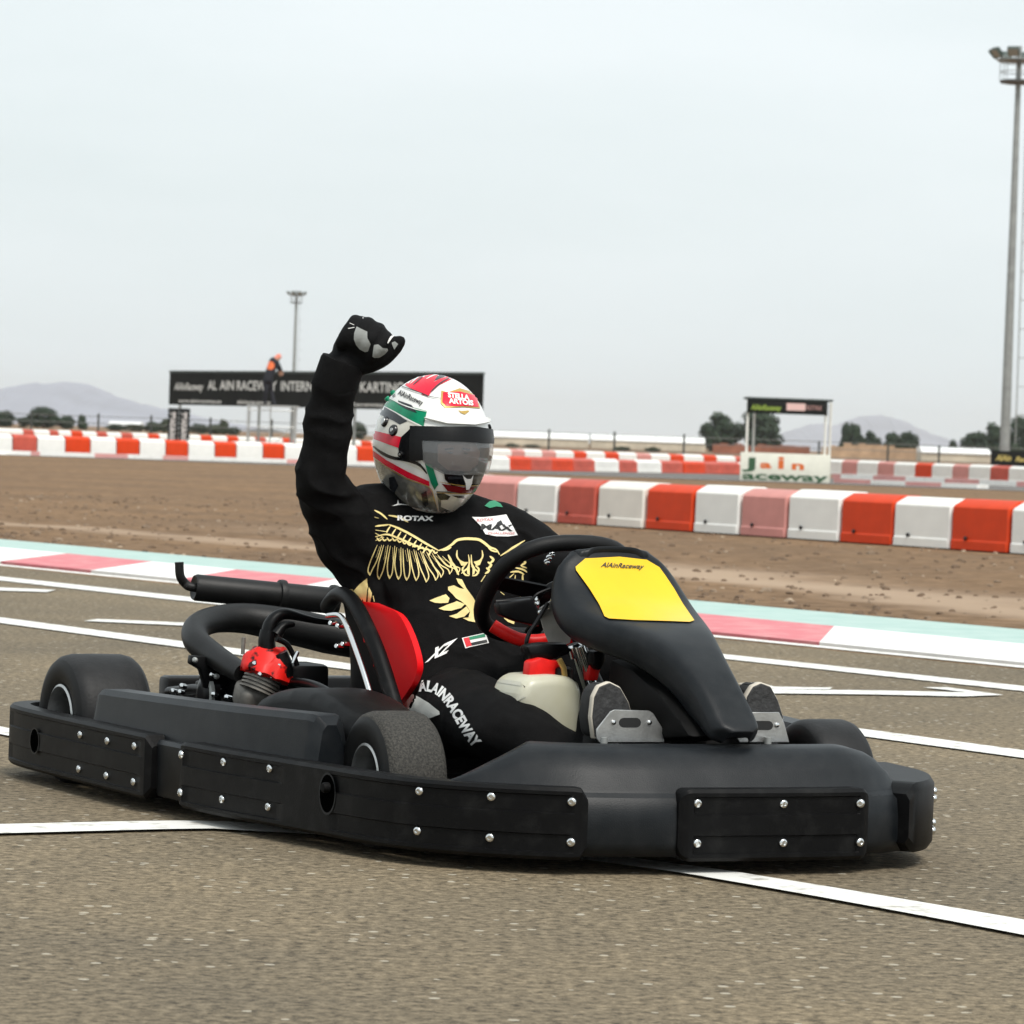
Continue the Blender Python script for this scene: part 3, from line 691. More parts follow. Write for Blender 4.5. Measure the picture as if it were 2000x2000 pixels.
greenhouse('long low white greenhouse on the horizon beside the helmet', 955, 1150, 840, 640, 6)
greenhouse('white greenhouse on the horizon left of the two dark round trees', 1155, 1378, 846, 640, 7)
greenhouse('small white greenhouse with tan wall left of the tall mast', 1800, 1936, 872, 520, 4)
greenhouse('sliver of a white greenhouse beneath the grey hills', 212, 275, 822, 760, 2)

# ---- trees
M_bark = mat('bark', (.07, .05, .035), .9)
LEAFM = [mat('leaves_'+str(i), c, .7, var=.45, vscale=.8) for i, c in enumerate([(.014, .036, .011), (.018, .044, .013), (.038, .055, .018)])]
def crown_mesh(seed, spiky=False):
    g = random.Random(seed); vs, fs = [], []
    cl = []
    for k in range(52):
        th = g.uniform(0, 6.28); z = g.uniform(0.05, 1); r = (math.sqrt(max(.02, 1-(2*z-1)**2))*.5 if not spiky else .42*(1-z*.75))*g.uniform(.45, 1)
        cl.append((Vector((r*math.cos(th), r*math.sin(th), z)), g.uniform(.13, .24)))
    for c, rr in cl:
        for j in range(80):
            d = Vector((g.gauss(0, 1), g.gauss(0, 1), g.gauss(0, 1))).normalized()*rr*g.uniform(.55, 1.05); p = c+d
            n = (d.normalized()+Vector((g.uniform(-.6, .6), g.uniform(-.6, .6), g.uniform(-.3, .8)))).normalized(); x, y, _ = frame(n); s = g.uniform(.026, .05); b = len(vs)
            vs += [p-x*s-y*s*.5, p+x*s-y*s*.6, p+x*s*.8+y*s*.7, p-x*s*.9+y*s*.6]; fs.append((b, b+1, b+2, b+3))
    return vs, fs
CR = [crown_mesh(i, i == 3) for i in range(4)]
CM = {}
def tree(x, ytop, wpx, label, kind=0, dist=700, lm=0, group='trees along the horizon', squash=False):
    t = D(x, ytop, dist); b = ground_of(t); o = tag(link('tree' if not squash else 'bush', None, loc=b), label, 'tree' if not squash else 'bush', group)
    H = t.z; Wd = wpx*dist/FPX; key = (kind, lm)
    if key not in CM: CM[key] = me_from(CR[kind][0], CR[kind][1], LEAFM[lm])
    c = link('crown', CM[key], o); c.location = (0, 0, H*.06); c.scale = (Wd*.92, Wd*.92, H*.94/1.12); c.rotation_euler = (0, 0, x*1.7)
    v, f = [], []
    for q in ([(0, 0, 0), (.03*H, 0, H*.3), (0, .02*H, H*.62)], [(.02*H, 0, H*.22), (.16*Wd, .05*Wd, H*.6)], [(.01*H, 0, H*.25), (-.18*Wd, -.04*Wd, H*.55)], [(.01*H, 0, H*.3), (0, -.15*Wd, H*.65)]):
        a_, b_ = tube_data(q, [H*.035*(1-.3*i) for i in range(len(q))], 7); k = len(v); v += a_; f += [tuple(i+k for i in r) for r in b_]
    link('trunk', me_from(v, f, M_bark, True), o); return o
tree(8, 803, 44, 'dark round tree cut by the left edge of the picture', 0)
tree(47, 814, 26, 'small dark tree between the edge tree and the large rounded tree', 1)
tree(85, 795, 62, 'largest rounded dark tree at far left below the hills', 2)
tree(130, 812, 34, 'middle sized tree right of the largest rounded tree at left', 0, lm=1)
tree(161, 811, 28, 'pointed small tree left of the fence post under the hills', 3, lm=1)
for i, (x, y, w_) in enumerate([(228, 829, 40), (262, 828, 44), (300, 824, 40), (325, 818, 26), (388, 827, 40), (422, 829, 44), (455, 834, 30)]):
    tree(x, y, w_, f'{ORD[i]} low green bush from the left in the hedge line near the tyre stack', i % 3, lm=2 if i % 2 else 1, group='low bushes on the horizon', squash=True)
tree(436, 818, 20, 'pale yellowish small tree under the banner board', 1, lm=2)
tree(700, 825, 36, 'dark tree peeking between the raised arm and the helmet', 0)
tree(1410, 808, 78, 'left one of two dark round trees behind the marshal stand', 0)
tree(1487, 801, 86, 'right one of two dark round trees seen through the marshal stand', 2)
tree(1652, 828, 30, 'slim dark tree just right of the marshal stand', 3)
tree(1666, 826, 40, 'taller leafy tree beside the slim one right of the marshal stand', 1)
tree(1702, 843, 36, 'low dark tree between the taller leafy tree and the wide clump', 0)
tree(1745, 845, 44, 'left half of the wide dark clump before the faint hill', 2)
tree(1775, 842, 40, 'right half of the wide dark clump before the faint hill', 1)
tree(1862, 860, 20, 'tiny dark bush left of the trees at the tall mast', 0, squash=True, group='low bushes on the horizon')
tree(1905, 842, 50, 'sloping dark tree left of the tall mast', 1)
tree(1942, 828, 56, 'dense dark tree directly left of the tall mast', 0)
tree(1996, 814, 66, 'big dark tree at the right edge behind the tall mast', 2)
for i, (x, y, w_) in enumerate([(1000, 866, 26), (1040, 868, 34), (1215, 872, 40), (1275, 873, 30)]):
    tree(x, y, w_, f'{ORD[i]} scrubby dry bush from the left before the long greenhouses', i % 3, dist=430, lm=2, group='dry scrub before the greenhouses', squash=True)
# ============================================================ KART FRAME
# u forward, v to the driver's left, z up; origin on the ground under the kart
U0, V0 = -7.05, 3.70
FK = Vector((math.sin(HEAD), -math.cos(HEAD), 0)); LK = Vector((math.cos(HEAD), math.sin(HEAD), 0)); P0 = U0*FK+V0*LK
KROT = math.atan2(FK.y, FK.x)
def tok(p):
    d = p-P0; return Vector((d.dot(FK), d.dot(LK), d.z))
CK = tok(CAMP)
def rayk(x, y):
    r = ray(x, y); return Vector((r.dot(FK), r.dot(LK), r.z))
def K(x, y, u=None, v=None, z=None):
    r = rayk(x, y); i, val = (0, u) if u is not None else (1, v) if v is not None else (2, z)
    return CK+r*((val-CK[i])/r[i])
def Kp(p):
    """kart point -> photo pixel"""
    w_ = P0+FK*p[0]+LK*p[1]+Vector((0, 0, p[2]))-CAMP; d = w_.dot(fwd)/fwd.dot(fwd)
    return 1000+FPX*w_.dot(rgt)/d/rgt.dot(rgt), 1000-FPX*w_.dot(upv)/d/upv.dot(upv)
kart = tag(link('go_kart', None, loc=P0, rz=KROT), 'black rental go kart with wraparound bumper and yellow nose plate', 'go kart')

M_slate = mat('slate_plastic', (.0050, .0066, .0085), .42, col2=(.0165, .0180, .0195), vscale=16, detail=12, thr=(.42, .80), bump=.12, bscale=420, spec=.24)
M_pad = mat('bumper_pad', (.0025, .0025, .0028), .48, col2=(.0120, .0120, .0118), vscale=24, detail=12, thr=(.50, .78), bump=.10, bscale=300, spec=.14)
M_blk = mat('satin_black', (.003, .003, .0034), .38, spec=.22)
M_matte = mat('matte_black', (.0035, .0035, .0035), .6, var=.3, vscale=12, spec=.1)
M_chrome = mat('polished_steel', (.72, .73, .73), .16, 1.)
M_brush = mat('brushed_aluminium', (.50, .50, .49), .38, .9, var=.15, vscale=30, bump=.1, bscale=200)
M_red = mat('red_paint', (.66, .010, .008), .4, var=.2, vscale=25, spec=.3)
M_seat = mat('red_seat', (.80, .004, .008), .45, var=.04, vscale=8, spec=.2)
M_yel = mat('yellow_plate', (.78, .49, .012), .32, var=.06, vscale=6, spec=.4)
M_tank = mat('fuel_tank', (.44, .42, .29), .35, col2=(.56, .55, .46), vscale=7, sss=.4)
M_silv = mat('engine_alloy', (.20, .185, .165), .55, .5, var=.35, vscale=22, bump=.2, bscale=90)

# ---------------- bumper plan path (outer face), from the rear middle round the right side to the front and back
plan = [(-1.13, .0), (-1.13, -.36), (-1.12, -.53), (-1.07, -.63), (-.93, -.676), (-.54, -.682), (-.27, -.680), (-.02, -.672), (.15, -.66), (.33, -.635), (.50, -.61), (.66, -.585), (.79, -.540), (.90, -.45), (.985, -.33), (1.025, -.20), (1.04, -.08), (1.055, .08), (1.060, .22), (1.045, .32), (.985, .425), (.90, .50), (.79, .555), (.66, .585), (.50, .61), (.15, .655), (-.27, .68), (-.93, .676), (-1.07, .63), (-1.12, .53), (-1.13, .36)]
PATH = crom([(a, b, 0) for a, b in plan], 14, closed=True)
NPATH = len(PATH)
def pnorm(i):
    t = (PATH[(i+1) % NPATH]-PATH[i-1]).normalized(); n = Vector((t.y, -t.x, 0)); return n if n.dot(PATH[i]) > 0 else -n
PN = [pnorm(i) for i in range(NPATH)]
# arc length
ARC = [0.]
for i in range(1, NPATH): ARC.append(ARC[-1]+(PATH[i]-PATH[i-1]).length)
def at_s(s):
    for i in range(NPATH-1):
        if ARC[i+1] >= s:
            t = (s-ARC[i])/max(1e-9, ARC[i+1]-ARC[i]); return PATH[i].lerp(PATH[i+1], t), PN[i].lerp(PN[i+1], t).normalized()
    return PATH[-1], PN[-1]
def s_px(x, z=.1):
    """arc length where the visible half of the path sits in pixel column x"""
    best, bs = 1e9, 0
    for i in range(14*2, int(NPATH*.66)):
        d = abs(Kp((PATH[i].x, PATH[i].y, z))[0]-x)
        if d < best: best, bs = d, ARC[i]
    return bs
def sweep(name, s0, s1, section, m, parent, n=48, closed_path=False, ang=35):
    """section(q, s) -> closed loop of (offset outward, z) at q in 0..1"""
    vs, fs = [], []; cnt = n if closed_path else n+1; k = None
    for i in range(cnt):
        q = i/n; s = s0+(s1-s0)*q; p, nn = at_s(s % ARC[-1]); loop = section(q, s); k = len(loop)
        for (o, z) in loop: vs.append(p+nn*o+Vector((0, 0, z)))
    for i in range(n):
        j = (i+1) % cnt
        for a in range(k): fs.append((i*k+a, i*k+(a+1) % k, j*k+(a+1) % k, j*k+a))
    if not closed_path: fs.append(tuple(range(k))); fs.append(tuple((cnt-1)*k+a for a in range(k)))
    bm = bmesh.new(); bv = [bm.verts.new(v) for v in vs]
    for f in fs:
        try: bm.faces.new([bv[i] for i in f])
        except ValueError: pass
    me = bm_to(bm, m); sharp(me, ang); return link(name, me, parent)
# lower carcass of the bumper, all round
def sec_body(q, s): return [(-.024, .045), (-.03, .035), (-.085, .035), (-.085, .150), (-.03, .150), (-.022, .142)]
bumper = sweep('bumper', 0, ARC[-1], sec_body, M_slate, kart, 220, True)
ZB, ZT = .028, .160
def pad(x0, x1, rnd0=True, rnd1=True, proud=.0, zt=ZT, zb=ZB, ch=(0., 1.), sadd=(0, 0)):
    s0, s1 = s_px(x0)+sadd[0], s_px(x1)+sadd[1]; L = s1-s0; R_ = .022; chs = ch if hasattr(ch[0], '__len__') else [ch]
    def sec(q, s):
        d0, d1 = s-s0, s1-s; cut = 0; pr = proud
        if rnd0 and d0 < R_: cut = R_-math.sqrt(max(0, R_*R_-(R_-d0)**2)); pr = proud-.010*(1-d0/R_)**2
        if rnd1 and d1 < R_: cut = max(cut, R_-math.sqrt(max(0, R_*R_-(R_-d1)**2))); pr = proud-.010*(1-d1/R_)**2
        a, b = zb+cut, zt-cut; h = b-a
        inch = any(ca*L+.012 < d0 < cb*L-.012 for ca, cb in chs)
        g = .0045 if inch else 0.
        zs = lambda f_: a+h*f_
        return [(-.045, zs(0)), (pr-.006, zs(0)), (pr, zs(.05)), (pr, zs(.10)), (pr-g, zs(.115)), (pr-g, zs(.345)), (pr, zs(.36)), (pr, zs(.64)), (pr-g, zs(.655)), (pr-g, zs(.885)), (pr, zs(.90)), (pr, zs(.95)), (pr-.006, zs(1)), (-.045, zs(1))]
    return sweep('bumper_pad', s0, s1, sec, M_pad, kart, 90, ang=25)
pads = [pad(30, 286, False, True, ch=(.42, .985), sadd=(-.52, 0)),
        pad(343, 1150, True, True, ch=[(.02, .36), (.50, .985)]),
        pad(1330, 1702, True, True, .004, ch=(.04, .96))]
# pad on the far front corner
s_c0 = s_px(1702)+.10
def far_pad(s0, s1):
    def sec(q, s):
        cut = .02*max(0, 1-min(q, 1-q)/.06); a, b = .032+cut, .165-cut
        return [(-.09, a), (.004, a), (.012, a+.012), (.012, b-.012), (.004, b), (-.09, b)]
    return sweep('bumper_pad', s0, s1, sec, M_pad, kart, 40)
pads.append(far_pad(s_c0, s_c0+.55)); pads.append(far_pad(s_c0+.62, s_c0+1.25))
# side pods: upright slabs standing on the carcass
def pod(s0, s1, name='side_pod'):
    def sec(q, s):
        e = min(1, min(s-s0, s1-s)/.035); k = math.sqrt(max(0, 1-(1-e)**2)); zt = .225+.022*q-.02*(1-k)
        w0 = -.052-.0*q; wi = -.115
        return [(w0+.014-.012*(1-k), .12), (w0-.012*(1-k), zt-.012), (w0-.010-.012*(1-k), zt), (wi+.02*(1-k), zt), (wi-.01+.02*(1-k), zt-.02), (wi-.02, .12)]
    return sweep(name, s0, s1, sec, M_slate, kart, 60, ang=30)
sR0, sR1 = s_px(158, .2)-.055, s_px(634, .2)-.10
pod(sR0, sR1)
sweepL = ARC[-1]
pod(sweepL-sR1, sweepL-sR0)
# front fairing: sloping slate skin from corner to corner
s_f0, s_f1 = s_px(838), s_px(1702)+.14
def sec_f(q, s):
    a = min(1, (s-s_f0)/.16); b = min(1, (s_f1-s)/.16); k = math.sqrt(max(0, 1-(1-b)**2))
    zt = .150+(.232-.150)*a*(.75+.25*k) if b < 1 else .150+(.232-.150)*a
    ins = -.03-.085*a
    return [(-.018, .035), (-.011, .06), (-.011, .10), (-.015, .135), (-.022+ins*.12, .155), (ins*.40-.008, .155+(zt-.155)*.42), (ins*.66-.004, .155+(zt-.155)*.78), (ins*.85, zt-.006), (ins-.015, zt), (ins-.045, zt-.004), (ins-.055, zt-.03), (-.12, .035)]
sweep('front_fairing', s_f0, s_f1, sec_f, M_slate, kart, 110, ang=80)
# flat ovals: hole shade painted black, rim highlight as slate ring; one bar end
def ray_hit(bvh, x, y):
    h = bvh.ray_cast(CK, rayk(x, y).normalized()); return h[0], h[1]
def bvh_of(objs):
    V, Fc = [], []
    for o in objs:
        b = len(V); V += [v.co.copy() for v in o.data.vertices]; Fc += [tuple(i+b for i in p.vertices) for p in o.data.polygons]
    return BVHTree.FromPolygons(V, Fc)
PB = bvh_of(pads)
for (x, y, rx, rz) in ((640, 1550, .026, .036), (68, 1447, .026, .026)):
    p, n = ray_hit(PB, x, y)
    if p is None: continue
    n = Vector((n.x, n.y, 0)).normalized(); n = n if n.dot(CK-p) > 0 else -n
    t = Vector((-n.y, n.x, 0)); vs = []
    S = 24
    for k in range(S): a = 2*math.pi*k/S; vs.append(p+n*.0012+t*math.cos(a)*rx*1.12+Vector((0, 0, math.sin(a)*rz*1.12)))
    for k in range(S): a = 2*math.pi*k/S; vs.append(p+n*.0012+t*math.cos(a)*rx+Vector((0, 0, math.sin(a)*rz)))
    for k in range(S): a = 2*math.pi*k/S; vs.append(p+n*.0006+t*math.cos(a)*rx*.9+Vector((0, 0, math.sin(a)*rz*.9)))
    fs = [(k, (k+1) % S, S+(k+1) % S, S+k) for k in range(S)]+[(S+k, S+(k+1) % S, 2*S+(k+1) % S, 2*S+k) for k in range(S)]+[tuple(range(2*S, 3*S))]
    link('pad_slot', me_from(vs, fs, [M_slate, mat('slot_shade', (.001, .001, .001), 1., spec=0.)], mi=[0]*S+[1]*(S+1)), kart)
    if x > 300: lathe('bar_end', [(0, .014), (.008, .013), (.010, .009), (.010, 0)], p+n*.002+t*.004+Vector((0, 0, .012)), n, M_matte, kart, 12)
# bolts
for i, (x, y) in enumerate([(158, 1435), (211, 1447), (264, 1457), (155, 1502), (209, 1515), (262, 1527), (355, 1474), (438, 1488), (528, 1501), (353, 1548), (435, 1561), (525, 1576), (820, 1545), (960, 1556), (1117, 1566), (816, 1623), (957, 1636), (1115, 1645), (1362, 1569), (1530, 1570), (1680, 1569), (1361, 1647), (1529, 1646), (1679, 1645)]):
    p, n = ray_hit(PB, x, y)
    if p is None: print('bolt miss', x, y); continue
    n = Vector((n.x, n.y, 0)).normalized(); n = n if n.dot(CK-p) > 0 else -n
    b = lathe('bolt', [(.0085, -.002), (.0088, .0015), (.0075, .0042), (.0052, .0055), (.0038, .0055), (.0034, .003), (0, .003)], p, n, M_chrome, kart, 16)
# small bolts on the far corner pad
for z in (.060, .075, .122, .136):
    p, n = at_s(s_c0+.20)
    lathe('bolt', [(.008, 0), (.008, .002), (.005, .0055), (0, .0055)], p+n*.012+Vector((0, 0, z)), n, M_chrome, kart, 12)

# rear bumper bar behind the engine
box('rear_bar', (-1.10, .17, .122), (.06, .86, .19), M_blk, kart, .012)
# ---------------- floor, chassis
prism('floor_pan', [(.98, -.16, .04), (.98, .16, .04), (.55, .27, .04), (-.10, .30, .04), (-.10, -.30, .04), (.55, -.27, .04)], (0, 0, .004), M_matte, kart)
for s in (-1, 1):
    tube('chassis_rail', [(-.98, s*.30, .065), (-.5, s*.30, .065), (0, s*.32, .065), (.5, s*.27, .065), (.85, s*.2, .065), (.95, 0, .065)], .015, M_blk, kart, 10, 6)
    tube('chassis_rail', [(-.4, s*.32, .075), (-.3, s*.58, .075), (.05, s*.58, .075), (.2, s*.33, .075)], .013, M_blk, kart, 10, 5)
tube('rear_axle', [(-.79, -.52, .14), (-.79, .52, .14)], .02, M_steel, kart, 12)
for u in (-.45, .3): tube('cross_tube', [(u, -.31, .065), (u, .31, .065)], .015, M_blk, kart, 10)

sheet_ = [PATH[i]-PN[i]*.10 for i in range(0, NPATH, 5)]
prism('shade_tray', [Vector((p.x, p.y, .046)) for p in sheet_], (0, 0, .003), M_matte, kart)  # unseen tray added to block skylight and deepen the shade under the kart
# ---------------- wheels
M_tread = mat('worn_tread', (.030, .029, .027), .75, col2=(.070, .066, .058), vscale=230, bump=.5, bscale=260, thr=(.40, .66), spec=.2, detail=6)
M_tread2 = mat('smooth_tread', (.014, .014, .0145), .55, var=.35, vscale=18, bump=.2, bscale=120, spec=.25)
M_side = mat('tyre_sidewall', (.006, .006, .006), .55, spec=.25)
def wheel(c, r, wd, yaw, tread, name='wheel'):
    c = Vector(c); ax = Vector((math.sin(yaw), -math.cos(yaw), 0))      # axle pointing to the kart's right
    t = wd/2; rim = r*.50
    prof = [(rim, -t*.86), (rim*1.25, -t*.98), (r*.80, -t*1.0), (r*.91, -t*.94), (r*.97, -t*.82), (r, -t*.62), (r*1.004, 0), (r, t*.62), (r*.97, t*.82), (r*.91, t*.94), (r*.80, t*1.0), (rim*1.25, t*.98), (rim, t*.86)]
    v, f = lathe_data(prof, c, ax, 56); S = 56
    bm = bmesh.new(); bv = [bm.verts.new(p) for p in v]
    for i in range(len(prof)-1):
        for k in range(S):
            q = bm.faces.new([bv[i*S+k], bv[i*S+(k+1) % S], bv[(i+1)*S+(k+1) % S], bv[(i+1)*S+k]]); q.material_index = 1 if 3 <= i <= 8 else 0
    me = bm_to(bm, [M_side, tread]); sharp(me, 60)
    w_ = link(name, None, kart)
    link('tyre', me, w_)
    lathe('rim', [(rim*1.0, -t*.84), (rim*1.07, -t*.95), (rim*1.0, -t*.98), (rim*.93, -t*.9), (rim*.86, -t*.5), (rim*.86, t*.5), (rim*.93, t*.90), (rim*1.0, t*.98), (rim*1.07, t*.95), (rim*1.0, t*.84), (rim*1.0, -t*.84)], c, ax, M_brush, w_, 40)
    lathe('hub', [(0, -t*.3), (rim*.86, -t*.3), (rim*.86, -t*.2), (rim*.3, -t*.1), (rim*.3, t*.55), (rim*.2, t*.6), (0, t*.6)], c, ax, M_matte, w_, 24)
    return w_
cFR = K(768, 1535, u=.50); cFR.z = .131; cFL = K(1607, 1500, u=.56); cFL.z = .124
wheel(cFR, .131, .125, math.radians(-3), M_tread)
wheel(cFL, .124, .125, math.radians(-3), M_tread2)
cRR = K(186, 1400, v=-.53); cRR.z = .140
wheel(cRR, .143, .175, 0, M_tread2); wheel((cRR.x, .53, .140), .143, .175, 0, M_tread2)

# ---------------- nose panel with number plate
VN = .035
def nrow(y, xl, xr, dz=0):
    xl += 12; xr += 26; xm = (xl+xr)/2-6; p = K(xm, y, v=VN); a = K(xl, y, u=p.x); b = K(xr, y, u=p.x); return p.x, p.z+dz, (b.y-a.y)/2
rows = [nrow(*r) for r in ((1066, 1142, 1236), (1073, 1112, 1258), (1088, 1094, 1284), (1113, 1083, 1308), (1148, 1087, 1332), (1178, 1106, 1352), (1203, 1152, 1370), (1224, 1216, 1382), (1250, 1268, 1394), (1290, 1318, 1412), (1330, 1350, 1432), (1370, 1372, 1452), (1400, 1386, 1466), (1418, 1400, 1470), (1430, 1420, 1458))]
def nose_panel():
    R = [Vector((a, b, c)) for a, b, c in rows]; RR = crom(R, 4); vs, fs = [], []; m_ = 17; n = len(RR)
    C_ = [Vector((r.x, 0, r.y)) for r in RR]
    for i, r in enumerate(RR):
        t = (C_[min(i+1, n-1)]-C_[max(i-1, 0)]).normalized(); nn = Vector((-t.z, 0, t.x)); nn = nn if nn.z > 0 else -nn
        nn = (nn+Vector((.25, 0, .1))).normalized()
        for k in range(m_):
            q = -1+2*k/(m_-1); prof = -.016*abs(q)**8-.003*q*q
            vs.append(Vector((r.x, VN+r.z*q*(1 if abs(q) < .999 else .985), r.y))+nn*prof)
    for i in range(n-1):
        for k in range(m_-1): fs.append((i*m_+k, (i+1)*m_+k, (i+1)*m_+k+1, i*m_+k+1))
    bm = bmesh.new(); bv = [bm.verts.new(v) for v in vs]
    for f in fs: bm.faces.new([bv[i] for i in f])
    bmesh.ops.recalc_face_normals(bm, faces=bm.faces)
    if sum(f.normal.z for f in bm.faces) < 0:
        for f in bm.faces: f.normal_flip()
    # thickness: extrude backwards
    r = bmesh.ops.extrude_face_region(bm, geom=bm.faces[:]); nv = [g for g in r['geom'] if isinstance(g, bmesh.types.BMVert)]
    um = max(v.co.x for v in nv)
    for v in nv: v.co += Vector((-.018, 0, -.012-.042*min(1, max(0, (um-v.co.x)/.10))))
    bmesh.ops.recalc_face_normals(bm, faces=bm.faces)
    me = bpy.data.meshes.new('nose'); bm.to_mesh(me); bm.free(); me.materials.append(M_slate)
    me.polygons.foreach_set('use_smooth', [True]*len(me.polygons))
    o = link('nose_panel', me, kart)
    md = o.modifiers.new('s', 'SUBSURF'); md.levels = 1; md.render_levels = 1
    me2 = bpy.data.meshes.new_from_object(o.evaluated_get(bpy.context.evaluated_depsgraph_get())); o.modifiers.clear(); o.data = me2
    return o
nose = nose_panel()
NB = bvh_of([nose])
# support under the tongue
sup = [K(x, y, v=VN) for x, y in ((1255, 1285), (1300, 1308), (1350, 1352), (1392, 1405), (1415, 1440), (1268, 1452), (1248, 1390), (1250, 1330))]
prism('nose_support', [p-Vector((0, .075, .0)) for p in sup], (0, .15, 0), M_matte, kart, .012)

# ---------------- pixel decals: shapes read in the photo, laid on the surface they belong to
def subdivide(V2, Fc, maxlen):
    bm = bmesh.new(); bv = [bm.verts.new((p[0], p[1], 0)) for p in V2]
    for f in Fc:
        try: bm.faces.new([bv[i] for i in f])
        except ValueError: pass
    bmesh.ops.triangulate(bm, faces=bm.faces[:])
    for _ in range(5):
        e = [e for e in bm.edges if e.calc_length() > maxlen]
        if not e: break
        bmesh.ops.subdivide_edges(bm, edges=e, cuts=1); bmesh.ops.triangulate(bm, faces=bm.faces[:])
    bm.verts.index_update(); V = [(v.co.x, v.co.y) for v in bm.verts]; F2 = [tuple(v.index for v in f.verts) for f in bm.faces]; bm.free(); return V, F2
def fill(poly):
    t = tessellate_polygon([[Vector((p[0], p[1], 0)) for p in poly]]); return list(poly), [tuple(q) for q in t]
def stroke(pts, wd, sm=4):
    P = crom([(p[0], p[1], 0) for p in pts], sm) if len(pts) > 2 and sm else [Vector((p[0], p[1], 0)) for p in pts]; V, Fc = [], []; n = len(P)
    for i, p in enumerate(P):
        t = P[min(i+1, n-1)]-P[max(i-1, 0)]; t = t.normalized() if t.length > 1e-6 else Vector((1, 0, 0)); q = Vector((-t.y, t.x, 0)); tw = wd*.5*(min(1, .35+min(i, n-1-i)*1.3/max(1, n-1)*2))
        V += [tuple((p+q*tw)[:2]), tuple((p-q*tw)[:2])]
        if i: Fc.append((2*i-2, 2*i-1, 2*i+1, 2*i))
    return V, Fc
def merge(shapes):
    V, Fc = [], []
    for v, f in shapes:
        b = len(V); V += list(v); Fc += [tuple(i+b for i in q) for q in f]
    return V, Fc
def ptext(s, o, ax, ay, bold=0., shear=0.):
    """text in photo pixels: o lower-left, ax = full width vector, ay = cap-height vector"""
    V, Fc, W = text2d(s, bold, shear)
    return [(o[0]+v[0]/W*ax[0]+v[1]*ay[0], o[1]+v[0]/W*ax[1]+v[1]*ay[1]) for v in V], Fc
def decal(name, shape, bvh, m, parent, off=.0012, maxlen=9, maxgap=.05, smooth=True):
    V, Fc = subdivide(shape[0], shape[1], maxlen); P, idx = [], {}
    for i, (x, y) in enumerate(V):
        h = bvh.ray_cast(CK, rayk(x, y).normalized())
        if h[0] is None: continue
        n = h[1] if h[1].dot(CK-h[0]) > 0 else -h[1]
        d = (CK-h[0]).normalized(); idx[i] = len(P); P.append(h[0]+(n*.5+d*.5)*off*1.2)
    F2 = []
    for f in Fc:
        if all(i in idx for i in f):
            q = [P[idx[i]] for i in f]
            if max((q[0]-q[1]).length, (q[1]-q[2]).length, (q[0]-q[2]).length) < maxgap: F2.append(tuple(idx[i] for i in f))
    if not F2: print('decal empty', name); return None
    me = me_from(P, F2, m, smooth)
    bm = bmesh.new(); bm.from_mesh(me); bmesh.ops.recalc_face_normals(bm, faces=bm.faces); bm.to_mesh(me); bm.free()
    return link(name, me, parent)
# ============================================================ KART DETAILS
def NZ(x, y): return (1040+x/5.084, 1040+y/5.084)          # reading grid of the nose close-up
plate = decal('number_plate', fill([NZ(*p) for p in ((520, 262), (860, 245), (1130, 275), (1255, 350), (1320, 440), (1400, 560), (1490, 715), (1605, 880), (1560, 897), (1350, 888), (1000, 878), (760, 862), (715, 840), (660, 720), (560, 560), (430, 380), (425, 345))]), NB, M_yel, nose, .0035)
M_ink = mat('black_ink', (.012, .012, .012), .6)
decal('plate_logo', merge([ptext('AlAinRaceway', NZ(672, 348), (84, 4), (1.5, -9.5), .02, .3)]), NB, M_ink, nose, .0052)

# ---- steering wheel
SW = K(1082, 1150, v=VN); YW = Vector((.70, 0, .714)); XW = Vector((0, 1, 0)); ZW = XW.cross(YW)
ZW = ZW if ZW.z > 0 else -ZW
swh = link('steering_wheel', None, kart)
ring = []
for k in range(48):
    a = 2*math.pi*k/48; c, s = math.cos(a), math.sin(a); e = 2/2.6
    x = math.copysign(abs(c)**e, c)*.148; y = math.copysign(abs(s)**e, s)*(.136 if s > 0 else .142)
    ring.append(SW+XW*x+YW*y)
M_grip = mat('wheel_grip', (.005, .005, .0055), .5, bump=.25, bscale=500, spec=.25)
tube('rim', ring, .0165, M_grip, swh, 14, closed=True)
for a in (8, 172, 270):
    d = XW*math.cos(math.radians(a))+YW*math.sin(math.radians(a)); sd_ = ZW.cross(d).normalized()
    v = []
    for q, w_ in ((.02, .022), (.142, .017)):
        c = SW+d*q-ZW*(.018*(1-q/.142)); v += [c-sd_*w_, c+sd_*w_]
    prism('spoke', [v[0], v[1], v[3], v[2]], -ZW*.005, M_blk, swh)
lathe('hub', [(0, -.05), (.03, -.05), (.03, -.02), (.042, -.012), (.042, .004), (.036, .01), (0, .01)], SW-ZW*.018, ZW, M_blk, swh, 24)
for x, y in ((1078, 1083), (1068, 1098), (1072, 1090)):
    lathe('bolt', [(.006, 0), (.006, .004), (.003, .006), (0, .006)], K(x, y, u=SW.x+.06), (.8, -.4, .3), M_chrome, swh, 10)
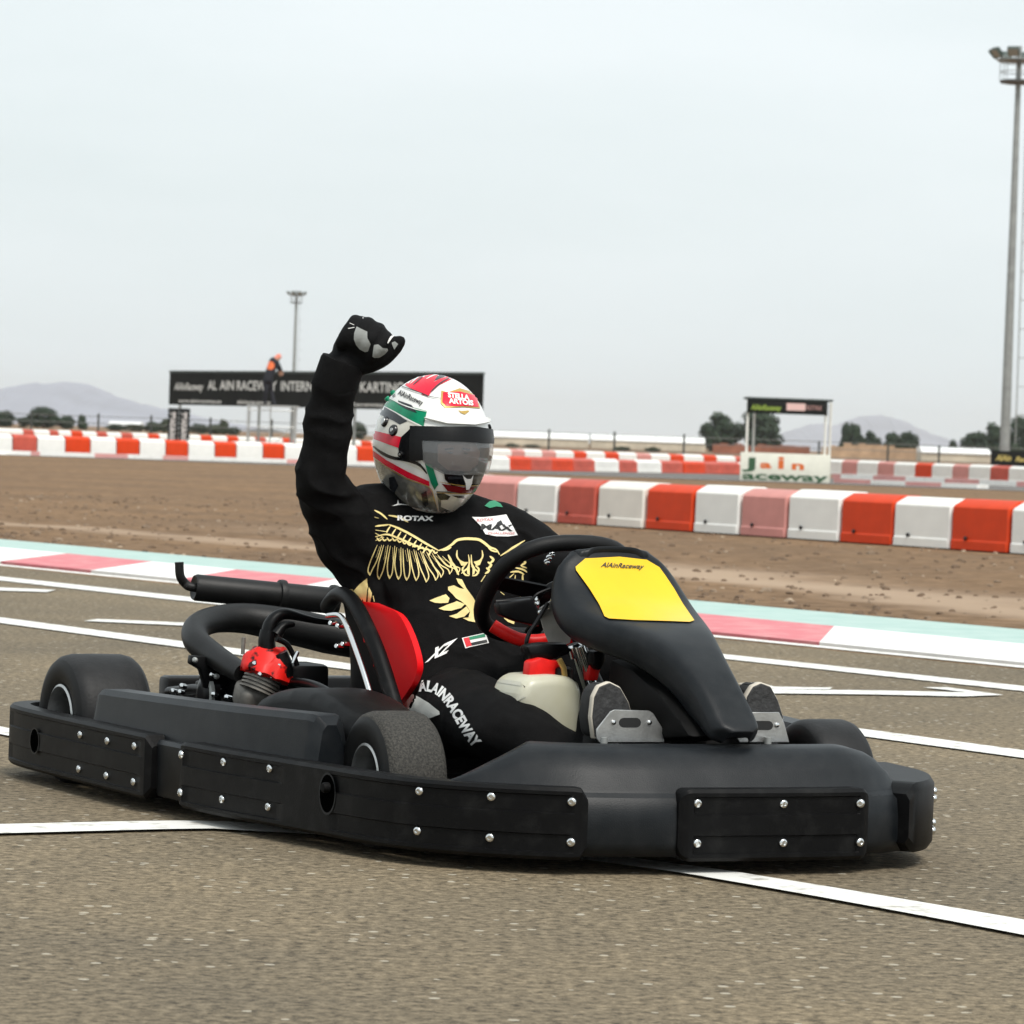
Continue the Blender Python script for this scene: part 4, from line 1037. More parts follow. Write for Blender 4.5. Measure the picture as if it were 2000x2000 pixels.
# ---- column, bracket plate, frame bars
tube('steering_column', [SW-ZW*.05, SW-ZW*.30+Vector((.02, 0, 0))], .011, M_blk, kart, 12)
ub_ = .47
tube('column_strut', [K(1122, 1262, u=ub_), K(1150, 1356, u=ub_)], .0100, M_chrome, kart, 12)
tube('column_strut', [K(1134, 1262, u=ub_+.02), K(1166, 1356, u=ub_+.02)], .0075, M_chrome, kart, 12)
lathe('collar', [(0, 0), (.016, 0), (.016, .022), (.012, .026), (0, .026)], K(1127, 1282, u=ub_), K(1122, 1262, u=ub_)-K(1150, 1356, u=ub_), M_chrome, kart, 16)
M_plate = mat('worn_plate', (.46, .455, .43), .5, .35, var=.12, vscale=30)
prism('bracket_plate', [K(x, y, u=.40) for x, y in ((1054, 1200), (1078, 1196), (1096, 1186), (1106, 1208), (1117, 1240), (1113, 1256), (1094, 1263), (1074, 1259), (1064, 1235))], (-.003, 0, 0), M_plate, kart)
prism('bracket_tab', [K(x, y, u=.405) for x, y in ((1055, 1188), (1078, 1172), (1088, 1180), (1080, 1196), (1056, 1208))], (-.004, 0, 0), M_brush, kart)
for x, y in ((1055, 1196), (1067, 1187), (1080, 1172), (1046, 1170), (1049, 1178)):
    lathe('bolt', [(.0055, 0), (.0055, .004), (.003, .006), (0, .006)], K(x, y, u=.41), (1, -.3, .1), M_chrome, kart, 10)
tube('dash_pad', [K(968, 1176, u=.30), K(1000, 1174, u=.31), K(1040, 1170, u=.33)], .006, M_blk, kart, 8)
prism('dash_box', [K(x, y, u=.34) for x, y in ((975, 1178), (1042, 1168), (1054, 1190), (1056, 1225), (1010, 1214), (978, 1200))], (-.03, 0, 0), M_blk, kart, .006)
tube('wiring', [K(1070, 1178, u=.42), K(1048, 1215, u=.42), K(1034, 1236, u=.42), K(1028, 1260, u=.42), K(1034, 1290, u=.40), K(1020, 1330, u=.38)], .0045, M_blk, kart, 8, 5)
tube('wiring', [K(1075, 1150, u=.42), K(1050, 1160, u=.42), K(1040, 1172, u=.42)], .003, M_blk, kart, 8, 5)
tube('red_frame_bar', [K(962, 1222, u=.26), K(985, 1236, u=.27), K(1015, 1249, u=.28), K(1045, 1252, u=.29), K(1075, 1248, u=.30)], .0135, M_red, kart, 12, 5)
prism('red_bracket', [K(x, y, u=.50) for x, y in ((1036, 1292), (1058, 1284), (1080, 1290), (1100, 1290), (1102, 1312), (1078, 1318), (1052, 1326), (1032, 1328))], (-.03, 0, 0), M_red, kart, .005)
prism('red_bracket', [K(x, y, u=.50) for x, y in ((1150, 1300), (1172, 1280), (1178, 1290), (1168, 1330), (1148, 1330))], (-.02, 0, 0), M_red, kart, .004)
prism('black_clamp', [K(x, y, u=.485) for x, y in ((1030, 1262), (1062, 1256), (1110, 1256), (1118, 1276), (1080, 1290), (1040, 1292))], (-.04, 0, 0), M_blk, kart, .008)
prism('black_clamp', [K(x, y, u=.52) for x, y in ((1158, 1272), (1186, 1268), (1184, 1292), (1172, 1312), (1160, 1300))], (-.03, 0, 0), M_blk, kart, .006)
tube('brass_valve', [K(1092, 1288, u=.515), K(1101, 1305, u=.515), K(1103, 1326, u=.515)], .006, mat('brass', (.45, .30, .10), .4, .8), kart, 10)
# ---- fuel tank
tank = prism('fuel_tank', [K(x, y, u=.54) for x, y in ((1034, 1322), (1098, 1318), (1132, 1326), (1143, 1352), (1139, 1390), (1136, 1446), (1078, 1452), (1046, 1418), (1014, 1378), (1016, 1352))], (-.13, 0, 0), M_tank, kart, .022, 4)
lathe('tank_cap', [(0, 0), (.020, 0), (.020, .014), (.016, .018), (0, .018)], K(1072, 1322, u=.48), (0, 0, 1), M_red, tank, 20)
lathe('tank_neck', [(.018, -.02), (.018, .012), (.012, .016), (0, .016)], K(1100, 1318, u=.50), (0, 0, 1), M_blk, tank, 16)
# ---- footrests
def footrest(px, slot, u, bolts):
    f = prism('footrest', [K(x, y, u=u) for x, y in px], (-.004, 0, 0), M_brush, kart, .001, 1)
    x0, y0, x1, y1 = slot; r = (y1-y0)/2; pts = [(x0+r-r*math.sin(a), y0+r+r*math.cos(a)) for a in [i*math.pi/8 for i in range(9)]]+[(x1-r+r*math.sin(a), y0+r-r*math.cos(a)) for a in [i*math.pi/8 for i in range(9)]]
    prism('slot', [K(x, y, u=u+.0006) for x, y in pts], (-.0004, 0, 0), M_ink, f)
    for x, y in bolts: lathe('bolt', [(.0045, 0), (.0045, .003), (.002, .0045), (0, .0045)], K(x, y, u=u), (1, 0, 0), M_chrome, f, 10)
footrest([(1165, 1442), (1166, 1424), (1192, 1390), (1200, 1386), (1268, 1388), (1276, 1393), (1296, 1425), (1298, 1450), (1170, 1450)], (1209, 1402, 1252, 1421), .80, ((1198, 1411), (1268, 1411)))
footrest([(1440, 1442), (1446, 1391), (1522, 1391), (1532, 1412), (1542, 1450), (1445, 1450)], (1462, 1408, 1510, 1426), .86, ((1517, 1416),))
tube('pedal_bar', [K(1180, 1440, u=.82), K(1180, 1440, u=.82)+Vector((0, .0, -.15))], .007, M_steel, kart, 8)
tube('pedal_bar', [K(1500, 1440, u=.87), K(1500, 1440, u=.87)+Vector((0, .0, -.15))], .007, M_steel, kart, 8)

# ---- seat shell
VS = -.205
fr = [K(x, y, v=VS) for x, y in ((740, 1178), (776, 1197), (800, 1240), (815, 1295), (808, 1330), (788, 1362), (766, 1395))]
def seat():
    rows_ = [(p.x, p.z) for p in crom(fr, 4)]+[(fr[-1].x-.12, .10), (fr[-1].x-.15, .06)]; vs, fs = [], []; ncol = 0
    for (uf, z) in rows_:
        ub0 = -.30-.28*(z-.1); pts = []
        ls = [(uf, VS), (uf*.66+ub0*.34, VS-.006), (uf*.33+ub0*.67, VS+.004), (ub0+.04, VS+.05), (ub0, VS+.13), (ub0-.008, .02), (ub0, .245-.13), (ub0+.04, .245-.05), (uf*.33+ub0*.67, .245-.004), (uf*.66+ub0*.34, .245+.006), (uf, .245)]
        cc = crom([(a, b, 0) for a, b in ls], 4); ncol = len(cc); vs += [Vector((c.x, c.y, z)) for c in cc]
    for i in range(len(rows_)-1):
        for k in range(ncol-1): fs.append((i*ncol+k, i*ncol+k+1, (i+1)*ncol+k+1, (i+1)*ncol+k))
    b = (len(rows_)-1)*ncol; fs.append(tuple(b+k for k in range(ncol)))
    bm = bmesh.new(); bv = [bm.verts.new(v) for v in vs]
    for f in fs: bm.faces.new([bv[i] for i in f])
    bmesh.ops.recalc_face_normals(bm, faces=bm.faces); bmesh.ops.solidify(bm, geom=bm.faces[:], thickness=.014)
    me = bm_to(bm, [M_seat, M_matte]); sharp(me, 50)
    for p in me.polygons:
        kx, ky = Kp(p.center); p.material_index = 1 if (p.center.y < 0 and kx < 694+(ky-1182)*.386-4) or p.center.z < .12 or p.center.x < -.24 else 0
    return link('seat', me, kart)
seat()
# ---- padded stay, silver strut
tube('seat_stay', [K(640, 1185, v=-.20), K(651, 1169, v=-.22), K(668, 1161, v=-.245), K(694, 1182, v=-.255), K(729, 1252, v=-.26), K(752, 1316, v=-.26), K(775, 1392, v=-.26), K(792, 1450, v=-.26)], .0165, M_pad, kart, 14, 6)
tube('silver_strut', [K(640, 1203, v=-.30), K(662, 1202, v=-.30), K(674, 1216, v=-.30), K(690, 1256, v=-.30), K(711, 1316, v=-.30), K(734, 1392, v=-.30)], .0058, M_chrome, kart, 10, 5)
for x, y in ((648, 1217), (662, 1222), (660, 1262), (672, 1258)): lathe('bolt', [(.006, -.012), (.006, .004), (.004, .007), (0, .007)], K(x, y, v=-.285), (.4, -.9, .1), M_chrome, kart, 10)
# ---- muffler and tail pipe
A_, B_ = K(378, 1147, u=-.84), K(655, 1174, u=-.80); ax_ = (B_-A_).normalized(); ML = (B_-A_).length; MR = .0300
M_exh = mat('black_exhaust', (.0055, .0055, .0055), .5, var=.4, vscale=25, bump=.1, bscale=200, spec=.35)
muf = lathe('muffler', [(0, .006), (MR*.55, .004), (MR*.9, 0), (MR, .006), (MR, ML-.004), (MR*.9, ML+.004), (MR*.5, ML+.006), (0, ML+.008)], A_, ax_, M_exh, kart, 32)
for q in (.615, .985): lathe('clamp', [(MR, -.009), (MR+.006, -.007), (MR+.007, 0), (MR+.006, .007), (MR, .009)], A_+ax_*ML*q, ax_, M_exh, muf, 28)
tube('tail_pipe', [A_+ax_*.03, A_-ax_*.006, K(362, 1140, u=-.85), K(352, 1125, u=-.85), K(350, 1098, u=-.85)], .0102, M_exh, kart, 14, 6)
tube('clamp_bolt', [K(554, 1188, u=-.80), K(554, 1202, u=-.80)], .007, M_exh, muf, 8)
# ---- expansion chamber
tube('exhaust_chamber', [K(474, 1316, u=-.38), K(452, 1302, u=-.43), K(415, 1278, u=-.52), K(384, 1252, u=-.60), K(384, 1226, u=-.68), K(420, 1210, u=-.74), K(480, 1208, u=-.76), K(560, 1222, u=-.74), K(640, 1240, u=-.70), K(700, 1255, u=-.66)], [.021, .024, .027, .029, .029, .030, .034, .040, .042, .036], M_exh, kart, 20, 6)
prism('chamber_bracket', [K(x, y, u=-.50) for x, y in ((374, 1280), (402, 1282), (446, 1312), (446, 1345), (402, 1345), (392, 1308), (372, 1296))], (-.02, 0, 0), M_blk, kart, .003)
for x, y in ((382, 1290), (424, 1322)): lathe('bolt', [(.006, 0), (.006, .006), (.003, .009), (0, .009)], K(x, y, u=-.497), (.6, -.7, .3), M_steel, kart, 10)
# ---- engine
eng = link('engine', None, kart)
EU = -.34
def E_(x, y, d=0.): return K(x, y, u=EU+d)
axe = (E_(527, 1270)-E_(492, 1352)).normalized()
c0 = E_(500, 1352)
lathe('cylinder', [(0, 0), (.040, 0)]+[q for k in range(6) for q in ((.041, .008*k), (.041, .008*k+.004), (.034, .008*k+.0045), (.034, .008*k+.0075))]+[(.03, .06), (0, .06)], E_(506, 1343)-axe*.01, axe, M_silv, eng, 24)
box('crankcase', E_(492, 1362, -.02), (.075, .065, .06), M_silv, eng, .016, Matrix.Rotation(.4, 3, 'Y'), seg=3)
hd_ = []
v, f = lathe_data([(0, -.002), (.050, -.002), (.057, .004), (.057, .018), (.050, .028), (.045, .046), (.034, .060), (.022, .068), (0, .070)], E_(516, 1322), axe, 28)
hm = me_from(v, f, M_red)
for vv in hm.vertices: vv.co += Vector((noise.noise(vv.co*38), noise.noise(vv.co*38+Vector((5, 1, 2))), noise.noise(vv.co*38+Vector((9, 7, 3)))))*.012
hm.materials[0] = mat('engine_red', (.72, .012, .008), .45, col2=(.03, .004, .004), vscale=42, thr=(.56, .66), detail=2, spec=.3)
sharp(hm, 50); hdo = link('cylinder_head', hm, eng)
for x, y in ((508, 1317), (497, 1296), (545, 1300), (530, 1322)): lathe('bolt', [(.005, 0), (.005, .004), (.003, .006), (0, .006)], E_(x, y, .045), (.85, -.4, .2), M_chrome, eng, 10)
tube('stud', [E_(474, 1278, .02), E_(476, 1245, .02)], .0045, M_silv, eng, 8)
tube('spark_plug_cap', [E_(522, 1268, .01), E_(521, 1250, .01), E_(524, 1232, .01)], [.019, .018, .017], M_blk, eng, 14, 3)
tube('plug_lead_boot', [E_(540, 1240, .02), E_(555, 1222, .02), E_(574, 1219, .02)], [.014, .009, .006], M_blk, eng, 10, 4)
tube('hose', [E_(523, 1246, .0), E_(527, 1222, .0), E_(540, 1205, .0), E_(558, 1199, .0), E_(590, 1206, .0), E_(620, 1213, .0), E_(650, 1216, .0)], [.0155, .0150, .0135, .012, .0085, .0065, .006], M_blk, eng, 14, 6)
tube('carburettor_body', [E_(545, 1275, .03), E_(552, 1300, .03), E_(556, 1322, .03)], [.018, .022, .018], M_blk, eng, 14, 3)
tube('throttle_cable', [E_(540, 1248, .05), E_(560, 1258, .05), E_(574, 1282, .05), E_(580, 1300, .05)], .006, M_blk, eng, 8, 5)
lathe('cable_adjuster', [(.004, -.012), (.005, 0), (.005, .014), (0, .016)], E_(576, 1285, .055), axe, M_chrome, eng, 10)
box('airbox', E_(582, 1322, -.02), (.11, .10, .06), M_blk, kart, .012)
dr = lathe('clutch_drum', [(0, .012), (.015, .014), (.028, .010), (.036, .004), (.036, -.02), (0, -.02)], K(402, 1356, v=-.40), (0, -1, 0), M_blk, eng, 24)
lathe('clutch_ring', [(.036, -.006), (.041, -.004), (.041, .004), (.036, .006)], K(402, 1356, v=-.40), (0, -1, 0), M_steel, eng, 24)
for x, y in ((394, 1320), (412, 1318), (356, 1340), (352, 1352), (338, 1350), (418, 1356), (444, 1362)): lathe('bolt', [(.006, -.01), (.006, .004), (.003, .006), (0, .006)], K(x, y, v=-.40), (.4, -.9, .2), M_chrome, eng, 10)
tube('chain_tensioner', [K(330, 1352, v=-.36), K(380, 1346, v=-.36), K(440, 1352, v=-.36)], .012, M_blk, eng, 10)
prism('engine_plate', [K(x, y, v=-.36) for x, y in ((380, 1330), (450, 1318), (480, 1350), (490, 1400), (380, 1400))], (0, .02, 0), M_blk, eng, .004)
# ---- dark chain guard swelling between engine and front wheel
cg = prism('chain_guard', [K(x, y, v=-.47) for x, y in ((478, 1460), (482, 1392), (498, 1362), (530, 1347), (566, 1342), (604, 1348), (640, 1366), (672, 1390), (698, 1424), (712, 1480))], (0, .17, 0), M_pad, kart, .030, 4)
rim_g = [K(x, y, v=-.30) for x, y in ((498, 1350), (530, 1337), (566, 1332), (610, 1338), (650, 1358), (690, 1388), (716, 1420))]
tube('guard_edge', rim_g, .010, M_blk, kart, 10, 5)
# black battery box behind the seat stay
box('battery_box', (-.45, .25, .15), (.22, .16, .16), M_blk, kart, .012)
# ============================================================ DRIVER
# pixel readings turned into kart-frame joints; u (fore-aft) is chosen from the seat and the wheel
M_suit = mat('black_suit', (.0048, .0046, .0048), .8, var=.25, vscale=40, bump=.4, bscale=520, spec=.10)
M_glove = mat('black_glove', (.004, .004, .0045), .75, bump=.4, bscale=400, spec=.15)
M_gpad = mat('grey_glove_pad', (.26, .27, .26), .7, bump=.2, bscale=300)
M_shoe = mat('dark_shoe', (.010, .010, .010), .7)
def J(x, y, u): return K(x, y, u=u)
parts = []
def ell_loft(rows_, seg=28):
    """rows: (centre, half width along v, half depth along u, tilt) -> closed shell"""
    vs, fs = [], []; n = len(rows_)
    for (c, a, b, yaw) in rows_:
        cy, sy = math.cos(yaw), math.sin(yaw)
        for k in range(seg):
            th = 2*math.pi*k/seg; e = 2/2.5; x = math.copysign(abs(math.cos(th))**e, math.cos(th))*b; y = math.copysign(abs(math.sin(th))**e, math.sin(th))*a
            vs.append(c+Vector((x*cy-y*sy, x*sy+y*cy, 0)))
    for i in range(n-1):
        for k in range(seg): fs.append((i*seg+k, i*seg+(k+1) % seg, (i+1)*seg+(k+1) % seg, (i+1)*seg+k))
    fs.append(tuple(range(seg-1, -1, -1))); fs.append(tuple((n-1)*seg+k for k in range(seg)))
    return vs, fs
T = [(J(925, 1400, -.02), .10, .08, 0), (J(920, 1372, -.03), .165, .125, 0), (J(912, 1320, -.06), .175, .13, 0), (J(900, 1260, -.10), .165, .122, 0), (J(888, 1200, -.145), .160, .118, 0), (J(880, 1130, -.185), .172, .122, 0), (J(872, 1075, -.215), .180, .122, 0), (J(866, 1030, -.235), .172, .108, 0), (J(860, 1000, -.245), .135, .085, 0), (J(856, 975, -.245), .085, .07, 0), (J(852, 950, -.24), .06, .06, 0)]
parts.append(ell_loft(T))
# shoulders, raised right arm
shR = J(716, 1022, -.235); elb = J(628, 938, -.17); wri = J(668, 722, -.12)
parts.append(capsule([J(800, 1015, -.24), shR], [.082, .080], sm=0))
parts.append(capsule([J(752, 1075, -.23), J(690, 1055, -.225), J(650, 990, -.20), elb], [.096, .084, .064, .054], 18, 4))
parts.append(capsule([elb+Vector((0, 0, -.004)), J(632, 900, -.165), J(641, 830, -.15), J(652, 770, -.135), J(664, 722, -.12)], [.056, .054, .051, .047, .041], 18, 4))
# loose cloth under the arm down to the waist
parts.append(capsule([J(672, 1040, -.23), J(704, 1110, -.22), J(738, 1180, -.20), J(770, 1260, -.15)], [.062, .058, .050, .04], 16, 4))
# left shoulder and arm to the wheel
hnL = SW+XW*.148+YW*.03
elL = Vector((.02, .235, .475))
parts.append(capsule([J(910, 1035, -.24), J(1000, 1056, -.22), J(1040, 1085, -.17)], [.080, .070, .066], 16, 3))
parts.append(capsule([J(1018, 1072, -.20), (J(1030, 1082, -.19)+elL)/2+Vector((0, .010, 0)), elL], [.068, .060, .050], 16, 4))
parts.append(capsule([elL, (elL+hnL)/2, hnL-ZW*-.02+Vector((-.035, 0, 0))], [.052, .045, .034], 16, 4))
# gloved left hand closed round the rim
fw = (hnL-elL).normalized()
parts.append(capsule([hnL+Vector((-.045, .0, .012)), hnL+Vector((-.005, .004, .020))], [.030, .028], 12))
for k in range(4):
    b = hnL+YW*(.030-.020*k); o = (-XW+ZW*.2).normalized()
    parts.append(capsule([b+ZW*.022-Vector((.012, 0, 0)), b+ZW*.024+XW*.016, b+XW*.026-ZW*.006, b+XW*.012-ZW*.024, b-XW*.006-ZW*.020], [.0105, .0105, .010, .0095, .009], 10, 3))
parts.append(capsule([hnL+YW*.02-XW*.01+ZW*.02, hnL+YW*.04-XW*.022+ZW*.016, hnL+YW*.055-XW*.018-ZW*.004], [.0115, .0105, .0095], 10, 3))
# legs
hipR, hipL = J(868, 1392, -.04), J(968, 1372, -.03)
knR = K(985, 1428, v=-.215); anR = Vector((.66, -.10, .17))
parts.append(capsule([hipR, (hipR+knR)/2+Vector((0, -.012, .016)), knR], [.094, .086, .070], 18, 4))
parts.append(capsule([knR, (knR+anR)/2+Vector((0, -.01, .0)), anR], [.070, .060, .045], 18, 4))
knL = Vector((.30, .20, .31)); anL = Vector((.74, .165, .18))
parts.append(capsule([hipL, (hipL+knL)/2, knL], [.098, .086, .070], 18, 4)); parts.append(capsule([knL, (knL+anL)/2, anL], [.070, .060, .045], 18, 4))
# feet: shoe soles face the camera
def foot(an, px, u):
    heel = K(px[0][0], px[0][1], u=u-.02); toe = K(px[1][0], px[1][1], u=u)
    parts.append(capsule([an, heel+Vector((-.035, 0, .012)), heel.lerp(toe, .5)+Vector((-.03, 0, 0)), toe+Vector((-.022, 0, -.018))], [.045, .040, .036, .030], 14, 4)); return heel, toe
hR, tR = foot(anR, ((1180, 1432), (1196, 1350)), .735); hL_, tL = foot(anL, ((1490, 1440), (1496, 1352)), .80)
# raised fist
W0 = J(672, 716, -.12)
Cc = (CK-W0).normalized()
A3 = (J(742, 622, -.12)-W0); A3 = (A3-Cc*A3.dot(Cc)).normalized(); B3 = A3.cross(Cc); B3 = B3 if (J(760, 720, -.12)-W0).dot(B3) > 0 else -B3
def H(a, b, c): return W0+A3*a+B3*b+Cc*c
parts.append(capsule([H(-.02, 0, 0), H(.018, .0, .0), H(.040, .002, 0)], [.037, .034, .034], 16, 3))
parts.append(capsule([H(.030, -.018, -.002), H(.070, -.026, -.006), H(.088, -.022, -.004)], [.028, .026, .021], 14, 3))
parts.append(capsule([H(.030, .016, -.002), H(.070, .016, -.006), H(.090, .014, -.004)], [.028, .028, .022], 14, 3))
parts.append(capsule([H(.026, .020, .008), H(.05, .034, .012), H(.078, .042, .008)], [.026, .025, .020], 12))
parts.append(capsule([H(.036, -.022, .012), H(.052, -.026, .014)], [.018, .015], 12))
for k, b in enumerate((-.036, -.013, .011, .034)):
    la = (.082, .094, .098, .093)[k]; g = (.90, 1., 1.08, 1.05)[k]
    parts.append(capsule([H(la-.014, b*.9, -.014), H(la+.006, b, .008), H(la+.001, b*1.02, .036*g), H(la-.024, b, .050*g), H(la-.046, b*.95, .040), H(la-.050, b*.9, .024)], [.0150, .0145, .0135, .0128, .0120, .011], 12, 4))
parts.append(capsule([H(.020, .022, .006), H(.040, .042, .018), H(.064, .056, .028), H(.092, .062, .034), H(.110, .060, .036)], [.022, .020, .0165, .0140, .0125], 12, 4))
bm_ = union_mesh(parts, .0052, 5)
# cloth folds
Nn = [v.normal.copy() for v in bm_.vertices]
axA = (elb, wri)
def fold(p):
    f = 0.
    d_arm = min((p-elb).length, 1)
    q = Vector((p.x*9, p.y*9, p.z*15)); f += .0055*noise.noise(q)+.0040*noise.noise(q*2.1)
    # bunched folds inside elbow, waist and hip
    for c, r, am, fr_ in ((elb, .12, .010, 62), (J(652, 790, -.13), .10, .006, 75), (J(905, 1262, -.02), .15, .008, 58), (J(880, 1345, .02), .13, .008, 60), (J(690, 1060, -.2), .14, .010, 50), (J(1000, 1300, .05), .12, .007, 60), (J(740, 1150, -.2), .10, .007, 55), (J(990, 1050, -.15), .10, .007, 60)):
        d = (p-c).length
        if d < r: f += am*(1-d/r)*(1-1.7*abs(math.sin(.5*fr_*1.5*(p.z*.9+p.y*.35+p.x*.25)+3*noise.noise(p*11)))**.6)
    return f
fistc = H(.06, 0, 0)
for v, n in zip(bm_.vertices, Nn):
    p = v.co
    if (p-fistc).length < .10 or (p-hnL).length < .08: k = .25
    else: k = 1.
    v.co = p+n*fold(p)*k
for m_ in (M_suit, M_glove, M_shoe): bm_.materials.append(m_)
cuff = W0-A3*.012
for p in bm_.polygons:
    c = p.center
    if (c-cuff).dot(A3) > .0 and (c-fistc).length < .16: p.material_index = 1
    elif (c-hnL).length < .085: p.material_index = 1
    elif c.x > .69: p.material_index = 2
    p.use_smooth = True
driver = tag(link('person', bm_, loc=P0, rz=KROT), 'kart driver in black and gold race suit and helmet, right fist raised', 'person')
BB = BVHTree.FromPolygons([v.co.copy() for v in bm_.vertices], [tuple(p.vertices) for p in bm_.polygons])
# sleeve cuff ring and collar
cv, cf = [], []
ctr = J(655, 742, -.13); axc = (W0-J(652, 770, -.135)).normalized()
lathe('cuff', [(.040, .032), (.0455, .031), (.0475, .024), (.0470, -.010), (.0485, -.028), (.0475, -.036), (.040, -.036)], J(661, 732, -.125), axc, M_suit, driver, 28)
lathe('collar', [(.055, .035), (.062, .036), (.068, .030), (.074, .0), (.078, -.02), (.07, -.03)], J(856, 972, -.24), (.12, 0, 1), M_suit, driver, 28)
# shoes: soles with pale edge
M_sole = mat('rubber_sole', (.030, .030, .031), .7, var=.5, vscale=60, bump=.6, bscale=130); M_welt = mat('sole_edge', (.55, .50, .42), .6)
def sole(px, u, off):
    P_ = [K(x, y, u=u) for x, y in px]; sh_ = link('shoe', None, driver)
    prism('sole', P_, (-.006, 0, 0), M_sole, sh_, .0015, 1)
    c = sum(P_, Vector())/len(P_); Q = [c+(p-c)*1.06+Vector((-.003, 0, 0)) for p in P_]
    prism('welt', Q, (-.014, 0, 0), M_welt, sh_, .002, 1)
    Q2 = [c+(p-c)*1.04+Vector((-.017, 0, 0)) for p in P_]
    prism('upper', Q2, (-.045, 0, 0), M_shoe, sh_, .014, 3)
sole([(1163, 1440), (1158, 1400), (1162, 1362), (1172, 1342), (1192, 1334), (1212, 1344), (1228, 1372), (1236, 1402), (1226, 1440)], .775, 0)
sole([(1462, 1444), (1457, 1400), (1460, 1362), (1472, 1342), (1488, 1335), (1506, 1342), (1520, 1368), (1530, 1400), (1524, 1444)], .845, 0)

# ---------------- suit print
def S5(x, y): return (650+x/3.513, 950+y/3.513)
M_gold2 = mat('gold_embroidery', (.76, .61, .25), .55, bump=.2, bscale=600); M_wprint = mat('white_embroidery', (.80, .79, .77), .6); M_rprint = mat('red_print', (.62, .02, .03), .6); M_gprint = mat('green_print', (.02, .22, .11), .6)
gold = []
def st(pts, w_=10, sm=4): gold.append(stroke([S5(*p) for p in pts], w_*1.4/3.513, sm))
def fl(pts): gold.append(fill([S5(*p) for p in pts]))
# upper wing edge
st([(283, 165), (330, 190), (372, 228)], 9); st([(380, 200), (430, 208), (470, 222), (515, 246)], 9); st([(285, 210), (312, 218)], 8)
# band of short coverts
st([(380, 262), (450, 290), (540, 335), (640, 395), (725, 442)], 11); st([(288, 275), (340, 268), (385, 262)], 9)
for k in range(9):
    x = 395+k*36; y = 272+k*20; st([(x, y), (x-22, y+34), (x-26, y+48)], 8, 3)
st([(290, 345), (370, 330), (450, 356), (540, 396), (620, 428), (700, 446)], 9)
for k in range(12):
    x = 300+k*35; y = 350+max(0, k-3)*11; st([(x, y), (x+16, y+22), (x+34, y+12)], 8, 3)
for (a, b) in (((290, 300), (365, 312)), ((288, 320), (350, 352)), ((292, 372), (340, 345))): st([a, b], 8)
# long primaries: outlined leaf shapes
tops = [(318, 402), (362, 402), (408, 408), (452, 418), (496, 428), (540, 436), (584, 444), (626, 450), (664, 458), (700, 468), (735, 480)]
tips = [(252, 612), (318, 640), (392, 636), (452, 642), (508, 648), (572, 650), (640, 660), (704, 648), (740, 628), (800, 606), (852, 606)]
for (tx, ty), (bx_, by_) in zip(tops, tips):
    wq = 21; mx, my = (tx+bx_)/2+ (6 if bx_ > 500 else -4), (ty+by_)/2
    st([(tx-14, ty), (mx-wq, my), (bx_-12, by_-36), (bx_, by_)], 5.5); st([(tx+16, ty), (mx+wq, my), (bx_+18, by_-42), (bx_, by_)], 5.5)
    st([(bx_-4, by_-26), (bx_+3, by_-6)], 9, 0); st([(tx+2, ty+10), ((tx+bx_)/2+10, (ty+by_)/2-20)], 3.2, 0)
decal('gold_wing_print', merge(gold), BB, M_gold2, driver, .0022, 7, .04); gold = []
# head
st([(725, 442), (770, 428), (815, 402), (850, 372), (900, 362), (945, 362), (1000, 368), (1040, 392), (1075, 420), (1118, 436), (1142, 470)], 13)
st([(742, 440), (780, 436), (812, 420)], 8); st([(1060, 412), (1085, 440), (1130, 452)], 8)
st([(852, 440), (850, 480), (872, 512), (905, 524)], 8); st([(1022, 440), (1026, 482), (1004, 512), (965, 520)], 8)
fl([(862, 508), (900, 520), (928, 520), (910, 545), (880, 545)]); fl([(1022, 505), (985, 520), (965, 522), (985, 548), (1008, 540)])
st([(928, 470), (935, 520), (925, 560), (900, 582), (880, 600)], 8); st([(948, 470), (950, 520), (960, 560), (985, 580), (1000, 600)], 8)
st([(905, 545), (888, 570), (905, 606), (935, 614)], 9); st([(975, 545), (1000, 570), (985, 606), (955, 616)], 9)
fl([(918, 560), (938, 535), (938, 612), (920, 600)]); fl([(958, 535), (975, 562), (972, 598), (956, 612)])
for q in ([(790, 470), (812, 520), (806, 560)], [(800, 500), (840, 560), (862, 610)], [(1075, 480), (1100, 505), (1075, 530)], [(1060, 520), (1085, 540), (1058, 570)], [(1050, 560), (1072, 580), (1042, 600)], [(1045, 610), (1015, 655)]): st(q, 12, 3)
decal('gold_head_print', merge(gold), BB, M_gold2, driver, .0022, 7, .04); gold = []
# talons
fl([(845, 632), (885, 640), (915, 700), (960, 760), (1000, 830), (1022, 890), (1030, 930), (985, 935), (930, 925), (890, 905), (930, 900), (940, 860), (915, 820), (880, 790), (845, 770), (820, 740), (790, 712), (790, 690), (830, 680), (870, 700), (900, 705), (860, 665)])
fl([(662, 785), (720, 760), (775, 742), (800, 770), (790, 800), (740, 803), (700, 800)]); fl([(725, 840), (780, 815), (850, 790), (905, 810), (880, 835), (810, 855), (760, 852)]); fl([(795, 892), (850, 875), (915, 825), (938, 860), (900, 895), (845, 908)])
fl([(1005, 955), (1030, 918), (1055, 945), (1040, 960)])
decal('gold_talon_print', merge(gold), BB, M_gold2, driver, .0022, 7, .04); gold = []
